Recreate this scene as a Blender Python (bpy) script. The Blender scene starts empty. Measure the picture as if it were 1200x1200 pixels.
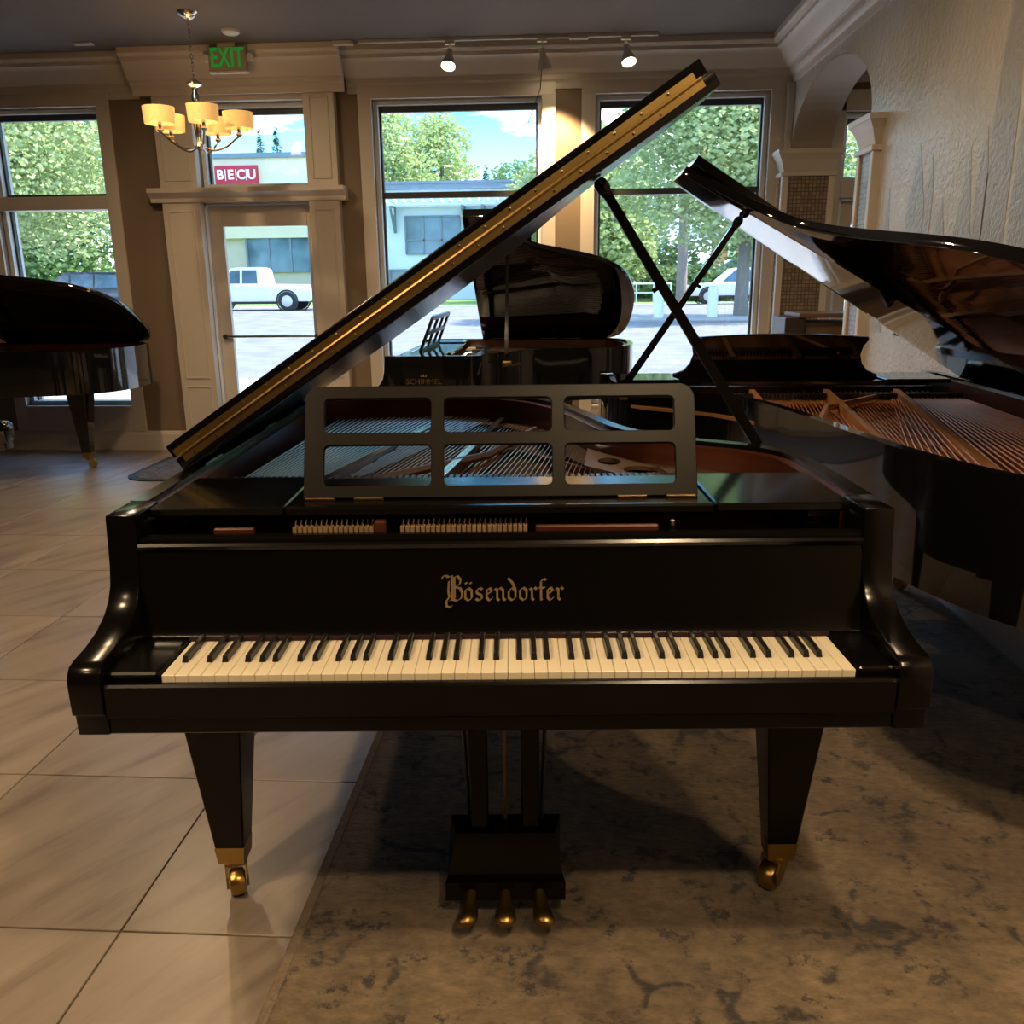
import bpy, bmesh, math, random
from mathutils import Vector, Matrix
random.seed(7)
sc = bpy.context.scene
col = sc.collection
PI = math.pi
R_ = math.radians

# ---------------------------------------------------------------- camera
F_PX, PITCH, YAW, ROLL, CAM_H = 1024.0, R_(14.95), R_(3.6), R_(0.62), 1.405
fwd = Vector((-math.sin(YAW)*math.cos(PITCH), math.cos(YAW)*math.cos(PITCH), -math.sin(PITCH)))
rgt = Vector((math.cos(YAW), math.sin(YAW), 0)); upv = rgt.cross(fwd)
r2 = rgt*math.cos(ROLL) - upv*math.sin(ROLL); u2 = upv*math.cos(ROLL) + rgt*math.sin(ROLL)
cd = bpy.data.cameras.new('camera'); cam = bpy.data.objects.new('camera', cd); col.objects.link(cam)
cd.sensor_width = 36; cd.sensor_fit = 'HORIZONTAL'; cd.lens = 36*F_PX/1200; cd.clip_start = .02; cd.clip_end = 400
cam.matrix_world = Matrix(((r2.x, u2.x, -fwd.x, 0), (r2.y, u2.y, -fwd.y, 0), (r2.z, u2.z, -fwd.z, CAM_H), (0, 0, 0, 1)))
sc.camera = cam

# ---------------------------------------------------------------- view, world, sun
sc.view_settings.view_transform = 'Standard'; sc.view_settings.look = 'None'
sc.view_settings.gamma = 1; sc.view_settings.use_curve_mapping = False
sc.view_settings.exposure = 0.92
sc.cycles.max_bounces = 8; sc.cycles.diffuse_bounces = 4; sc.cycles.glossy_bounces = 5
sc.cycles.transparent_max_bounces = 12; sc.cycles.use_denoising = True
sc.cycles.sample_clamp_indirect = 6; sc.cycles.caustics_reflective = False; sc.cycles.caustics_refractive = False
SKY_STRENGTH, SUN_STRENGTH = 3.8, 8.0
w = bpy.data.worlds.new('world'); sc.world = w; w.use_nodes = True
nt = w.node_tree; nt.nodes.clear()
def nd(t, typ, **kw):
    n = t.nodes.new(typ)
    for k, v in kw.items(): setattr(n, k, v)
    return n
wo = nd(nt, 'ShaderNodeOutputWorld'); bg = nd(nt, 'ShaderNodeBackground'); bg.inputs['Strength'].default_value = SKY_STRENGTH
tc = nd(nt, 'ShaderNodeTexCoord'); sep = nd(nt, 'ShaderNodeSeparateXYZ'); nt.links.new(tc.outputs['Generated'], sep.inputs[0])
ramp = nd(nt, 'ShaderNodeValToRGB'); nt.links.new(sep.outputs['Z'], ramp.inputs[0])
ramp.color_ramp.elements[0].position = 0.0; ramp.color_ramp.elements[0].color = (.30, .55, .78, 1)
ramp.color_ramp.elements[1].position = .6; ramp.color_ramp.elements[1].color = (.06, .20, .50, 1)
e = ramp.color_ramp.elements.new(.18); e.color = (.05, .235, .43, 1)
mp = nd(nt, 'ShaderNodeMapping'); mp.inputs['Scale'].default_value = (1, 1, 4.2); mp.inputs['Location'].default_value = (.35, .1, -.32); nt.links.new(tc.outputs['Generated'], mp.inputs[0])
nz = nd(nt, 'ShaderNodeTexNoise'); nz.inputs['Scale'].default_value = 3.4; nz.inputs['Detail'].default_value = 6; nz.inputs['Roughness'].default_value = .55
nt.links.new(mp.outputs[0], nz.inputs['Vector'])
cr = nd(nt, 'ShaderNodeValToRGB'); cr.color_ramp.elements[0].position = .52; cr.color_ramp.elements[1].position = .62
nt.links.new(nz.outputs['Fac'], cr.inputs[0])
mx = nd(nt, 'ShaderNodeMixRGB'); nt.links.new(cr.outputs[0], mx.inputs[0]); nt.links.new(ramp.outputs[0], mx.inputs[1]); mx.inputs[2].default_value = (.72, .77, .84, 1)
nt.links.new(mx.outputs[0], bg.inputs[0]); nt.links.new(bg.outputs[0], wo.inputs[0])
sd = bpy.data.lights.new('sun', 'SUN'); sd.energy = SUN_STRENGTH; sd.angle = R_(.6); sd.color = (1, .95, .86)
sun = bpy.data.objects.new('sun', sd); col.objects.link(sun); SUN_AZ, SUN_EL = R_(12), R_(52)      # from the right, almost along the shop front
sun.rotation_euler = Vector((math.cos(SUN_AZ)*math.cos(SUN_EL), math.sin(SUN_AZ)*math.cos(SUN_EL), math.sin(SUN_EL))).to_track_quat('Z', 'Y').to_euler()

# ---------------------------------------------------------------- materials
MATS = {}
def P(name, c, rough=.5, metal=0., spec=.5, coat=0., coat_r=.03, noise=None, bump=None, emit=None, translucent=0., stretch=None):
    """principled; noise=(scale, colour2, contrast[, detail]); bump=(scale, strength)"""
    m = bpy.data.materials.new(name); m.use_nodes = True; t = m.node_tree
    b = t.nodes['Principled BSDF']; b.inputs['Base Color'].default_value = (*c, 1)
    b.inputs['Roughness'].default_value = rough; b.inputs['Metallic'].default_value = metal
    b.inputs['Specular IOR Level'].default_value = spec; b.inputs['Coat Weight'].default_value = coat; b.inputs['Coat Roughness'].default_value = coat_r
    co = nd(t, 'ShaderNodeTexCoord'); mpp = nd(t, 'ShaderNodeMapping'); t.links.new(co.outputs['Object'], mpp.inputs[0])
    if stretch: mpp.inputs['Scale'].default_value = stretch
    if noise:
        n = nd(t, 'ShaderNodeTexNoise'); n.inputs['Scale'].default_value = noise[0]; n.inputs['Detail'].default_value = noise[3] if len(noise) > 3 else 5
        t.links.new(mpp.outputs[0], n.inputs['Vector'])
        r = nd(t, 'ShaderNodeValToRGB'); k = noise[2]
        r.color_ramp.elements[0].position = .5-k; r.color_ramp.elements[1].position = .5+k
        r.color_ramp.elements[0].color = (*c, 1); r.color_ramp.elements[1].color = (*noise[1], 1)
        t.links.new(n.outputs['Fac'], r.inputs[0]); t.links.new(r.outputs[0], b.inputs['Base Color'])
    if bump:
        n2 = nd(t, 'ShaderNodeTexNoise'); n2.inputs['Scale'].default_value = bump[0]; n2.inputs['Detail'].default_value = 4
        t.links.new(mpp.outputs[0], n2.inputs['Vector'])
        bm_ = nd(t, 'ShaderNodeBump'); bm_.inputs['Strength'].default_value = bump[1]; bm_.inputs['Distance'].default_value = .02
        t.links.new(n2.outputs['Fac'], bm_.inputs['Height']); t.links.new(bm_.outputs[0], b.inputs['Normal'])
    if emit: b.inputs['Emission Color'].default_value = (*emit[0], 1); b.inputs['Emission Strength'].default_value = emit[1]
    if translucent:
        o = t.nodes['Material Output']; tr = nd(t, 'ShaderNodeBsdfTranslucent'); ms = nd(t, 'ShaderNodeMixShader'); ms.inputs[0].default_value = translucent
        src = b.inputs['Base Color'].links
        if src: t.links.new(src[0].from_socket, tr.inputs[0])
        else: tr.inputs[0].default_value = (*c, 1)
        t.links.new(b.outputs[0], ms.inputs[1]); t.links.new(tr.outputs[0], ms.inputs[2]); t.links.new(ms.outputs[0], o.inputs[0])
    MATS[name] = m
    return m
def glass_mat(name, tint=(1, 1, 1), refl=.06):
    m = bpy.data.materials.new(name); m.use_nodes = True; t = m.node_tree; t.nodes.clear()
    o = nd(t, 'ShaderNodeOutputMaterial'); tr = nd(t, 'ShaderNodeBsdfTransparent'); gl = nd(t, 'ShaderNodeBsdfGlossy'); ms = nd(t, 'ShaderNodeMixShader')
    tr.inputs[0].default_value = (*tint, 1); gl.inputs['Roughness'].default_value = .01; ms.inputs[0].default_value = refl
    t.links.new(tr.outputs[0], ms.inputs[1]); t.links.new(gl.outputs[0], ms.inputs[2]); t.links.new(ms.outputs[0], o.inputs[0]); MATS[name] = m
    return m
satin = P('satin_black_lacquer', (.0022, .0019, .0016), .19, spec=.26, noise=(3, (.003, .0026, .0022), .2))
shelfm = P('smooth_black_lacquer', (.0025, .0024, .0022), .12, spec=.5, noise=(3, (.003, .0028, .0026), .2))
deskm = P('satin_desk_lacquer', (.009, .0075, .0055), .36, spec=.24, noise=(4, (.011, .0092, .007), .2))
gloss = P('polished_black_lacquer', (.004, .004, .0042), .05, spec=.5, coat=.4, noise=(2, (.005, .005, .005), .2))
ebony = P('ebony', (.008, .008, .008), .3, noise=(20, (.012, .012, .012), .2))
ivory = P('ivory_keytop', (.80, .73, .56), .35, noise=(6, (.73, .65, .48), .25))
brass = P('brass', (.55, .37, .12), .30, 1.0, noise=(9, (.40, .26, .08), .3))
hingeb = P('satin_brass_hinge', (.48, .33, .12), .34, 1.0, noise=(9, (.36, .24, .08), .3))
brass_d = P('aged_brass', (.42, .27, .09), .35, 1.0, noise=(14, (.25, .16, .05), .3))
chrome = P('nickel', (.62, .60, .55), .18, 1.0, noise=(9, (.5, .48, .44), .3))
mahog = P('mahogany_lining', (.085, .022, .010), .30, spec=.5, coat=.3, noise=(5, (.045, .012, .006), .3), stretch=(1, 1, 9))
barm = P('burnished_bar', (.34, .27, .22), .20, .95, noise=(9, (.26, .20, .16), .3))
bronze = P('bronze_plate', (.12, .078, .055), .48, .6, noise=(7, (.13, .085, .06), .3))
copper = P('copper_plate', (.62, .31, .12), .40, .55, noise=(7, (.52, .25, .09), .3))
spruce = P('spruce_soundboard', (.12, .05, .022), .85, spec=.08, noise=(6, (.08, .032, .014), .3), stretch=(9, 1, 1))
spruce2 = P('amber_soundboard', (.46, .20, .09), .4, coat=.2, noise=(6, (.36, .15, .06), .3), stretch=(9, 1, 1))
steel = P('steel_string', (.55, .53, .52), .3, 1.0, noise=(9, (.45, .44, .43), .3))
cuwire = P('copper_string', (.62, .25, .09), .5, .6, noise=(9, (.50, .18, .06), .3))
pinm = P('dull_bronze_web', (.07, .042, .028), .8, spec=.15, noise=(9, (.05, .03, .02), .3))
felt = P('red_felt', (.022, .003, .003), .9, noise=(50, (.018, .003, .003), .2))
cream = P('cream_felt', (.26, .17, .08), .8, noise=(40, (.18, .115, .055), .2))
gold_l = P('gold_lettering', (.60, .44, .22), .38, .85, noise=(20, (.52, .37, .17), .2))
rubber = P('dark_rubber', (.012, .012, .012), .6, noise=(20, (.018, .018, .018), .2))
wallbr = P('brown_wall_paint', (.215, .155, .10), .7, noise=(2.2, (.19, .135, .088), .25), bump=(140, .08))
trimm = P('greige_trim_paint', (.62, .555, .48), .42, noise=(2.5, (.57, .51, .44), .3))
whitef = P('white_window_frame', (.72, .76, .78), .35, noise=(3, (.66, .70, .72), .3))
darkf = P('dark_window_frame', (.025, .03, .03), .4, noise=(3, (.035, .04, .04), .3))
ceilm = P('charcoal_ceiling', (.155, .135, .12), .85, noise=(1.5, (.13, .112, .10), .3), bump=(260, .25))
plaster = P('mural_plaster', (.54, .50, .44), .27, spec=.6, noise=(1.6, (.42, .37, .295), .22), bump=(38, .40))
archm = P('arch_plaster', (.45, .385, .32), .6, noise=(3, (.40, .34, .28), .3))
mural = P('mural_wash', (.36, .34, .315), .30, spec=.6, noise=(5, (.26, .235, .21), .25), bump=(38, .35))
woodd = P('dark_walnut', (.05, .032, .02), .35, noise=(5, (.025, .016, .01), .3), stretch=(1, 1, 8))
woodc = P('brown_oak', (.17, .10, .055), .4, noise=(5, (.10, .06, .03), .3), stretch=(1, 8, 8))
shade = P('amber_lamp_shade', (.80, .50, .20), .7, noise=(60, (.72, .43, .16), .2), emit=((1.0, .50, .14), .26))
bulb = P('lit_lamp', (1, .9, .7), .5, emit=((1.0, .80, .48), 14), noise=(3, (1, .88, .66), .2))
whitep = P('white_plastic', (.62, .60, .55), .4, noise=(5, (.56, .54, .5), .3))
exit_g = P('green_exit_letter', (.02, .36, .05), .4, emit=((.03, .60, .08), .10), noise=(5, (.02, .40, .06), .3))
exit_b = P('exit_sign_face', (.36, .30, .22), .5, noise=(5, (.32, .26, .19), .3))
matm = P('door_mat_fibre', (.06, .06, .065), .95, noise=(26, (.17, .17, .18), .22), bump=(120, .8))
grout = P('floor_grout', (.085, .062, .045), .9, noise=(9, (.11, .085, .06), .3))
pane = glass_mat('window_glass')
pane2 = glass_mat('tinted_car_glass', (.25, .3, .34), .25)
# floor tile: veined porcelain
def tile_material():
    m = bpy.data.materials.new('travertine_tile'); m.use_nodes = True; t = m.node_tree; b = t.nodes['Principled BSDF']
    g = nd(t, 'ShaderNodeNewGeometry'); mpp = nd(t, 'ShaderNodeMapping'); mpp.inputs['Rotation'].default_value = (0, 0, R_(-58)); mp2 = nd(t, 'ShaderNodeMapping'); mp2.inputs['Scale'].default_value = (.8, 4.6, 1)
    oi = nd(t, 'ShaderNodeObjectInfo'); ad = nd(t, 'ShaderNodeVectorMath', operation='MULTIPLY_ADD'); ad.inputs[1].default_value = (40, 40, 0)
    t.links.new(oi.outputs['Random'], ad.inputs[0]); t.links.new(g.outputs['Position'], ad.inputs[2]); t.links.new(ad.outputs[0], mpp.inputs[0]); t.links.new(mpp.outputs[0], mp2.inputs[0])
    n = nd(t, 'ShaderNodeTexNoise'); n.inputs['Scale'].default_value = 2.1; n.inputs['Detail'].default_value = 7; n.inputs['Roughness'].default_value = .6; n.inputs['Distortion'].default_value = .35
    t.links.new(mp2.outputs[0], n.inputs['Vector'])
    r = nd(t, 'ShaderNodeValToRGB'); E_ = r.color_ramp.elements
    E_[0].position = .25; E_[0].color = (.13, .098, .076, 1); E_[1].position = .75; E_[1].color = (.325, .268, .215, 1)
    e = E_.new(.47); e.color = (.265, .215, .17, 1)
    t.links.new(n.outputs['Fac'], r.inputs[0])
    mxx = nd(t, 'ShaderNodeMixRGB', blend_type='MULTIPLY'); mxx.inputs[0].default_value = 1
    vr = nd(t, 'ShaderNodeMapRange'); vr.inputs['To Min'].default_value = .9; vr.inputs['To Max'].default_value = 1.06
    t.links.new(oi.outputs['Random'], vr.inputs[0]); t.links.new(r.outputs[0], mxx.inputs[1]); t.links.new(vr.outputs[0], mxx.inputs[2])
    t.links.new(mxx.outputs[0], b.inputs['Base Color']); b.inputs['Roughness'].default_value = .34; b.inputs['Specular IOR Level'].default_value = .45
    bp = nd(t, 'ShaderNodeBump'); bp.inputs['Strength'].default_value = .06; bp.inputs['Distance'].default_value = .01; t.links.new(n.outputs['Fac'], bp.inputs['Height']); t.links.new(bp.outputs[0], b.inputs['Normal'])
    return m
tilem = tile_material()
def rug_material():
    m = bpy.data.materials.new('distressed_rug_pile'); m.use_nodes = True; t = m.node_tree; b = t.nodes['Principled BSDF']
    co = nd(t, 'ShaderNodeTexCoord')
    n = nd(t, 'ShaderNodeTexNoise'); n.inputs['Scale'].default_value = 3.2; n.inputs['Detail'].default_value = 8; n.inputs['Roughness'].default_value = .66; t.links.new(co.outputs['Object'], n.inputs['Vector'])
    r = nd(t, 'ShaderNodeValToRGB'); E_ = r.color_ramp.elements; E_[0].position = .3; E_[0].color = (.105, .078, .056, 1); E_[1].position = .72; E_[1].color = (.30, .222, .135, 1)
    t.links.new(n.outputs['Fac'], r.inputs[0])
    # floral motifs: warped cells, worn away in patches
    n2 = nd(t, 'ShaderNodeTexNoise'); n2.inputs['Scale'].default_value = 7; n2.inputs['Detail'].default_value = 3; t.links.new(co.outputs['Object'], n2.inputs['Vector'])
    mxv = nd(t, 'ShaderNodeMixRGB'); mxv.inputs[0].default_value = .16; t.links.new(co.outputs['Object'], mxv.inputs[1]); t.links.new(n2.outputs['Color'], mxv.inputs[2])
    v = nd(t, 'ShaderNodeTexVoronoi', feature='DISTANCE_TO_EDGE'); v.inputs['Scale'].default_value = 5.2; t.links.new(mxv.outputs[0], v.inputs['Vector'])
    vr = nd(t, 'ShaderNodeValToRGB'); vr.color_ramp.elements[0].position = .02; vr.color_ramp.elements[0].color = (1, 1, 1, 1); vr.color_ramp.elements[1].position = .07; vr.color_ramp.elements[1].color = (0, 0, 0, 1)
    t.links.new(v.outputs['Distance'], vr.inputs[0])
    n3 = nd(t, 'ShaderNodeTexNoise'); n3.inputs['Scale'].default_value = 4.6; n3.inputs['Detail'].default_value = 6; n3.inputs['W' if False else 'Roughness'].default_value = .7
    mp3 = nd(t, 'ShaderNodeMapping'); mp3.inputs['Location'].default_value = (3, 7, 0); t.links.new(co.outputs['Object'], mp3.inputs[0]); t.links.new(mp3.outputs[0], n3.inputs['Vector'])
    r3 = nd(t, 'ShaderNodeValToRGB'); r3.color_ramp.elements[0].position = .50; r3.color_ramp.elements[1].position = .56; t.links.new(n3.outputs['Fac'], r3.inputs[0])
    mu = nd(t, 'ShaderNodeMath', operation='MULTIPLY'); t.links.new(vr.outputs[0], mu.inputs[0]); t.links.new(r3.outputs[0], mu.inputs[1])
    n4 = nd(t, 'ShaderNodeTexNoise'); n4.inputs['Scale'].default_value = 11; n4.inputs['Detail'].default_value = 7; n4.inputs['Roughness'].default_value = .75; t.links.new(mp3.outputs[0], n4.inputs['Vector'])
    r4 = nd(t, 'ShaderNodeValToRGB'); r4.color_ramp.elements[0].position = .56; r4.color_ramp.elements[1].position = .62; t.links.new(n4.outputs['Fac'], r4.inputs[0])
    mx_ = nd(t, 'ShaderNodeMath', operation='MAXIMUM'); t.links.new(mu.outputs[0], mx_.inputs[0]); t.links.new(r4.outputs[0], mx_.inputs[1])
    ms = nd(t, 'ShaderNodeMath', operation='MULTIPLY'); ms.inputs[1].default_value = .85; t.links.new(mx_.outputs[0], ms.inputs[0])
    m1 = nd(t, 'ShaderNodeMixRGB'); t.links.new(ms.outputs[0], m1.inputs[0]); t.links.new(r.outputs[0], m1.inputs[1]); m1.inputs[2].default_value = (.030, .031, .036, 1)
    nf = nd(t, 'ShaderNodeTexNoise'); nf.inputs['Scale'].default_value = 45; nf.inputs['Detail'].default_value = 6; nf.inputs['Roughness'].default_value = .75; mpf = nd(t, 'ShaderNodeMapping'); mpf.inputs['Scale'].default_value = (.5, 1, 1); t.links.new(co.outputs['Object'], mpf.inputs[0]); t.links.new(mpf.outputs[0], nf.inputs['Vector'])
    rf = nd(t, 'ShaderNodeMapRange'); rf.inputs['From Min'].default_value = .3; rf.inputs['From Max'].default_value = .7; rf.inputs['To Min'].default_value = .55; rf.inputs['To Max'].default_value = 1.3; t.links.new(nf.outputs['Fac'], rf.inputs[0])
    mf = nd(t, 'ShaderNodeMixRGB', blend_type='MULTIPLY'); mf.inputs[0].default_value = 1; t.links.new(m1.outputs[0], mf.inputs[1]); t.links.new(rf.outputs[0], mf.inputs[2])
    t.links.new(mf.outputs[0], b.inputs['Base Color']); b.inputs['Roughness'].default_value = .95; b.inputs['Specular IOR Level'].default_value = .15; b.inputs['Sheen Weight'].default_value = .25
    nb = nd(t, 'ShaderNodeTexNoise'); nb.inputs['Scale'].default_value = 90; nb.inputs['Detail'].default_value = 7; nb.inputs['Roughness'].default_value = .7; mpb = nd(t, 'ShaderNodeMapping'); mpb.inputs['Scale'].default_value = (.35, 1, 1); t.links.new(co.outputs['Object'], mpb.inputs[0]); t.links.new(mpb.outputs[0], nb.inputs['Vector'])
    bp = nd(t, 'ShaderNodeBump'); bp.inputs['Strength'].default_value = .55; bp.inputs['Distance'].default_value = .012; t.links.new(nb.outputs['Fac'], bp.inputs['Height']); t.links.new(bp.outputs[0], b.inputs['Normal'])
    return m
rugm = rug_material()
def mosaic_material():
    m = bpy.data.materials.new('small_glass_mosaic'); m.use_nodes = True; t = m.node_tree; b = t.nodes['Principled BSDF']
    co = nd(t, 'ShaderNodeTexCoord'); s = nd(t, 'ShaderNodeSeparateXYZ'); t.links.new(co.outputs['Object'], s.inputs[0])
    a = nd(t, 'ShaderNodeMath', operation='ADD'); t.links.new(s.outputs['X'], a.inputs[0]); t.links.new(s.outputs['Y'], a.inputs[1])
    c = nd(t, 'ShaderNodeCombineXYZ'); t.links.new(a.outputs[0], c.inputs[0]); t.links.new(s.outputs['Z'], c.inputs[1])
    br = nd(t, 'ShaderNodeTexBrick'); br.offset = 0; br.inputs['Scale'].default_value = 1; br.inputs['Brick Width'].default_value = .028; br.inputs['Row Height'].default_value = .028; br.inputs['Mortar Size'].default_value = .003
    br.inputs['Color1'].default_value = (.30, .23, .17, 1); br.inputs['Color2'].default_value = (.19, .14, .10, 1); br.inputs['Mortar'].default_value = (.10, .085, .07, 1)
    t.links.new(c.outputs[0], br.inputs['Vector']); t.links.new(br.outputs['Color'], b.inputs['Base Color']); b.inputs['Roughness'].default_value = .25
    bp = nd(t, 'ShaderNodeBump', invert=True); bp.inputs['Strength'].default_value = .6; bp.inputs['Distance'].default_value = .004; t.links.new(br.outputs['Fac'], bp.inputs['Height']); t.links.new(bp.outputs[0], b.inputs['Normal'])
    return m
mosaic = mosaic_material()

# ---------------------------------------------------------------- mesh helpers
def put(name, me, mt, parent=None, smooth=False, kind=None):
    if mt and not me.materials: me.materials.append(mt)
    if smooth:
        for p in me.polygons: p.use_smooth = True
    o = bpy.data.objects.new(name, me); col.objects.link(o)
    if parent: o.parent = parent
    if kind: o['kind'] = kind
    return o
def empty(name, loc=(0, 0, 0), rz=0., kind=None):
    o = bpy.data.objects.new(name, None); o.location = loc; o.rotation_euler = (0, 0, rz); o.empty_display_size = .1; col.objects.link(o)
    if kind: o['kind'] = kind
    return o
def tag(o, label, cat, group=None):
    o['label'] = label; o['category'] = cat
    if group: o['group'] = group
    return o
def from_bm(bm, name='m', auto=None):
    bmesh.ops.recalc_face_normals(bm, faces=bm.faces)
    me = bpy.data.meshes.new(name); bm.to_mesh(me); bm.free()
    return me
def smooth_by_angle(me, ang=35):
    for p in me.polygons: p.use_smooth = True
    bm = bmesh.new(); bm.from_mesh(me)
    for ed in bm.edges:
        if len(ed.link_faces) == 2: ed.smooth = ed.calc_face_angle(0) < R_(ang)
    bm.to_mesh(me); bm.free()
def add_box(bm, x0, x1, y0, y1, z0, z1, bev=0., mtx=None):
    vs = [bm.verts.new((x, y, z)) for x in (x0, x1) for y in (y0, y1) for z in (z0, z1)]
    fs = [(0, 1, 3, 2), (4, 6, 7, 5), (0, 4, 5, 1), (2, 3, 7, 6), (0, 2, 6, 4), (1, 5, 7, 3)]
    F = [bm.faces.new([vs[i] for i in f]) for f in fs]
    if bev:
        es = list({e for f in F for e in f.edges})
        r = bmesh.ops.bevel(bm, geom=es, offset=bev, segments=1, affect='EDGES', profile=.5)
        vs = list({v for f in r['faces'] for v in f.verts} | {v for v in vs if v.is_valid})
    if mtx is not None: bmesh.ops.transform(bm, matrix=mtx, verts=vs)
    return vs
def box(name, x0, x1, y0, y1, z0, z1, mt, parent=None, bev=.003, mtx=None, kind=None):
    bm = bmesh.new(); add_box(bm, x0, x1, y0, y1, z0, z1, bev, mtx)
    return put(name, from_bm(bm), mt, parent, kind=kind)
def add_prism(bm, pts, fn, h0, h1):
    """extrude 2-D polygon pts; fn(a,b,h)->xyz"""
    a = [bm.verts.new(fn(p[0], p[1], h0)) for p in pts]; b = [bm.verts.new(fn(p[0], p[1], h1)) for p in pts]
    n = len(pts); fa = bm.faces.new(a); fb = bm.faces.new(b[::-1])
    for i in range(n): bm.faces.new((a[i], b[i], b[(i+1) % n], a[(i+1) % n]))
    return a+b
AX = {'x': lambda a, b, h: (h, a, b), 'y': lambda a, b, h: (a, h, b), 'z': lambda a, b, h: (a, b, h)}
def prism(name, pts, axis, h0, h1, mt, parent=None, bev=0., ang=None, kind=None, fn=None):
    bm = bmesh.new(); add_prism(bm, pts, fn or AX[axis], h0, h1)
    if bev:
        bmesh.ops.recalc_face_normals(bm, faces=bm.faces)
        es = [e for e in bm.edges if len(e.link_faces) == 2 and e.calc_face_angle(0) > R_(40)]
        bmesh.ops.bevel(bm, geom=es, offset=bev, segments=2, affect='EDGES', profile=.5)
    bm.normal_update()
    bmesh.ops.triangulate(bm, faces=[f for f in bm.faces if len(f.verts) > 4], ngon_method='EAR_CLIP')
    me = from_bm(bm)
    if ang: smooth_by_angle(me, ang)
    return put(name, me, mt, parent, kind=kind)
def frame_of(d):
    d = d.normalized(); a = Vector((0, 0, 1)) if abs(d.z) < .9 else Vector((1, 0, 0))
    s = d.cross(a).normalized(); return s, d.cross(s).normalized()
def add_tube(bm, pts, r, seg=8, cap=True):
    pts = [Vector(p) for p in pts]; rr = r if isinstance(r, (list, tuple)) else [r]*len(pts); rings = []; s0 = None
    for i, p in enumerate(pts):
        d = (pts[min(i+1, len(pts)-1)]-pts[max(i-1, 0)])
        if d.length < 1e-9: d = Vector((0, 0, 1))
        d.normalize()
        if s0 is None: s, t = frame_of(d)
        else:
            s = (s0 - d*s0.dot(d))
            s = s.normalized() if s.length > 1e-6 else frame_of(d)[0]
            t = d.cross(s)
        s0 = s
        rings.append([bm.verts.new(p + (s*math.cos(2*PI*k/seg) + t*math.sin(2*PI*k/seg))*rr[i]) for k in range(seg)])
    for a, b in zip(rings, rings[1:]):
        for k in range(seg): bm.faces.new((a[k], a[(k+1) % seg], b[(k+1) % seg], b[k]))
    if cap and seg > 2: bm.faces.new(rings[0][::-1]); bm.faces.new(rings[-1])
def tube(name, pts, r, mt, parent=None, seg=10, smooth=True):
    bm = bmesh.new(); add_tube(bm, pts, r, seg); me = from_bm(bm)
    if smooth: smooth_by_angle(me, 40)
    return put(name, me, mt, parent)
def add_lathe(bm, prof, seg=20, mtx=None):
    rings = []
    for r, z in prof:
        rings.append([bm.verts.new((r*math.cos(2*PI*k/seg), r*math.sin(2*PI*k/seg), z)) for k in range(seg)] if r > 1e-6 else [bm.verts.new((0, 0, z))])
    for a, b in zip(rings, rings[1:]):
        for k in range(seg):
            q = [a[k % len(a)], a[(k+1) % len(a)], b[(k+1) % len(b)], b[k % len(b)]]; u = []
            for v in q:
                if v not in u: u.append(v)
            if len(u) > 2: bm.faces.new(u)
    if mtx is not None: bmesh.ops.transform(bm, matrix=mtx, verts=[v for r in rings for v in r])
def lathe(name, prof, mt, parent=None, loc=(0, 0, 0), seg=20, rot=None, ang=40):
    bm = bmesh.new(); m = Matrix.Translation(loc)
    if rot is not None: m = m @ rot
    add_lathe(bm, prof, seg, m); me = from_bm(bm); smooth_by_angle(me, ang)
    return put(name, me, mt, parent)
def catmull(pts, n=6):
    out = []; P_ = [pts[0]]+list(pts)+[pts[-1]]
    for i in range(1, len(P_)-2):
        p0, p1, p2, p3 = P_[i-1:i+3]
        for k in range(n):
            t = k/n
            out.append(tuple(.5*(2*b+(c-a)*t+(2*a-5*b+4*c-d)*t*t+(3*b-a-3*c+d)*t**3) for a, b, c, d in zip(p0, p1, p2, p3)))
    out.append(tuple(pts[-1])); return out
def offset(pts, d):
    out = []
    for i, p in enumerate(pts):
        a = Vector(pts[max(i-1, 0)]); b = Vector(pts[min(i+1, len(pts)-1)]); t = (b-a).normalized()
        out.append((p[0]-t.y*d, p[1]+t.x*d))
    return out
def curve_mesh(splines, ext, bev=0.):
    """filled 2-D curve with holes -> mesh, thickness 2*ext about z=0"""
    cu = bpy.data.curves.new('c', 'CURVE'); cu.dimensions = '2D'; cu.fill_mode = 'BOTH'; cu.extrude = ext; cu.bevel_depth = bev; cu.bevel_resolution = 1
    for s in splines:
        sp = cu.splines.new('POLY'); sp.points.add(len(s)-1); sp.use_cyclic_u = True
        for q, p in zip(sp.points, s): q.co = (p[0], p[1], 0, 1)
    o = bpy.data.objects.new('c', cu); col.objects.link(o); dg = bpy.context.evaluated_depsgraph_get()
    me = bpy.data.meshes.new_from_object(o.evaluated_get(dg)); bpy.data.objects.remove(o); bpy.data.curves.remove(cu)
    me.materials.clear(); return me
def text_mesh(s, size, ext=.002, sx=1., spacing=1., offs=0.):
    cu = bpy.data.curves.new('t', 'FONT'); cu.body = s; cu.size = size; cu.extrude = ext; cu.align_x = 'CENTER'; cu.align_y = 'CENTER'; cu.space_character = spacing; cu.offset = offs
    o = bpy.data.objects.new('t', cu); col.objects.link(o); dg = bpy.context.evaluated_depsgraph_get()
    me = bpy.data.meshes.new_from_object(o.evaluated_get(dg)); bpy.data.objects.remove(o); bpy.data.curves.remove(cu)
    me.materials.clear(); me.transform(Matrix.Diagonal((sx, 1, 1, 1))); return me
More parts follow.
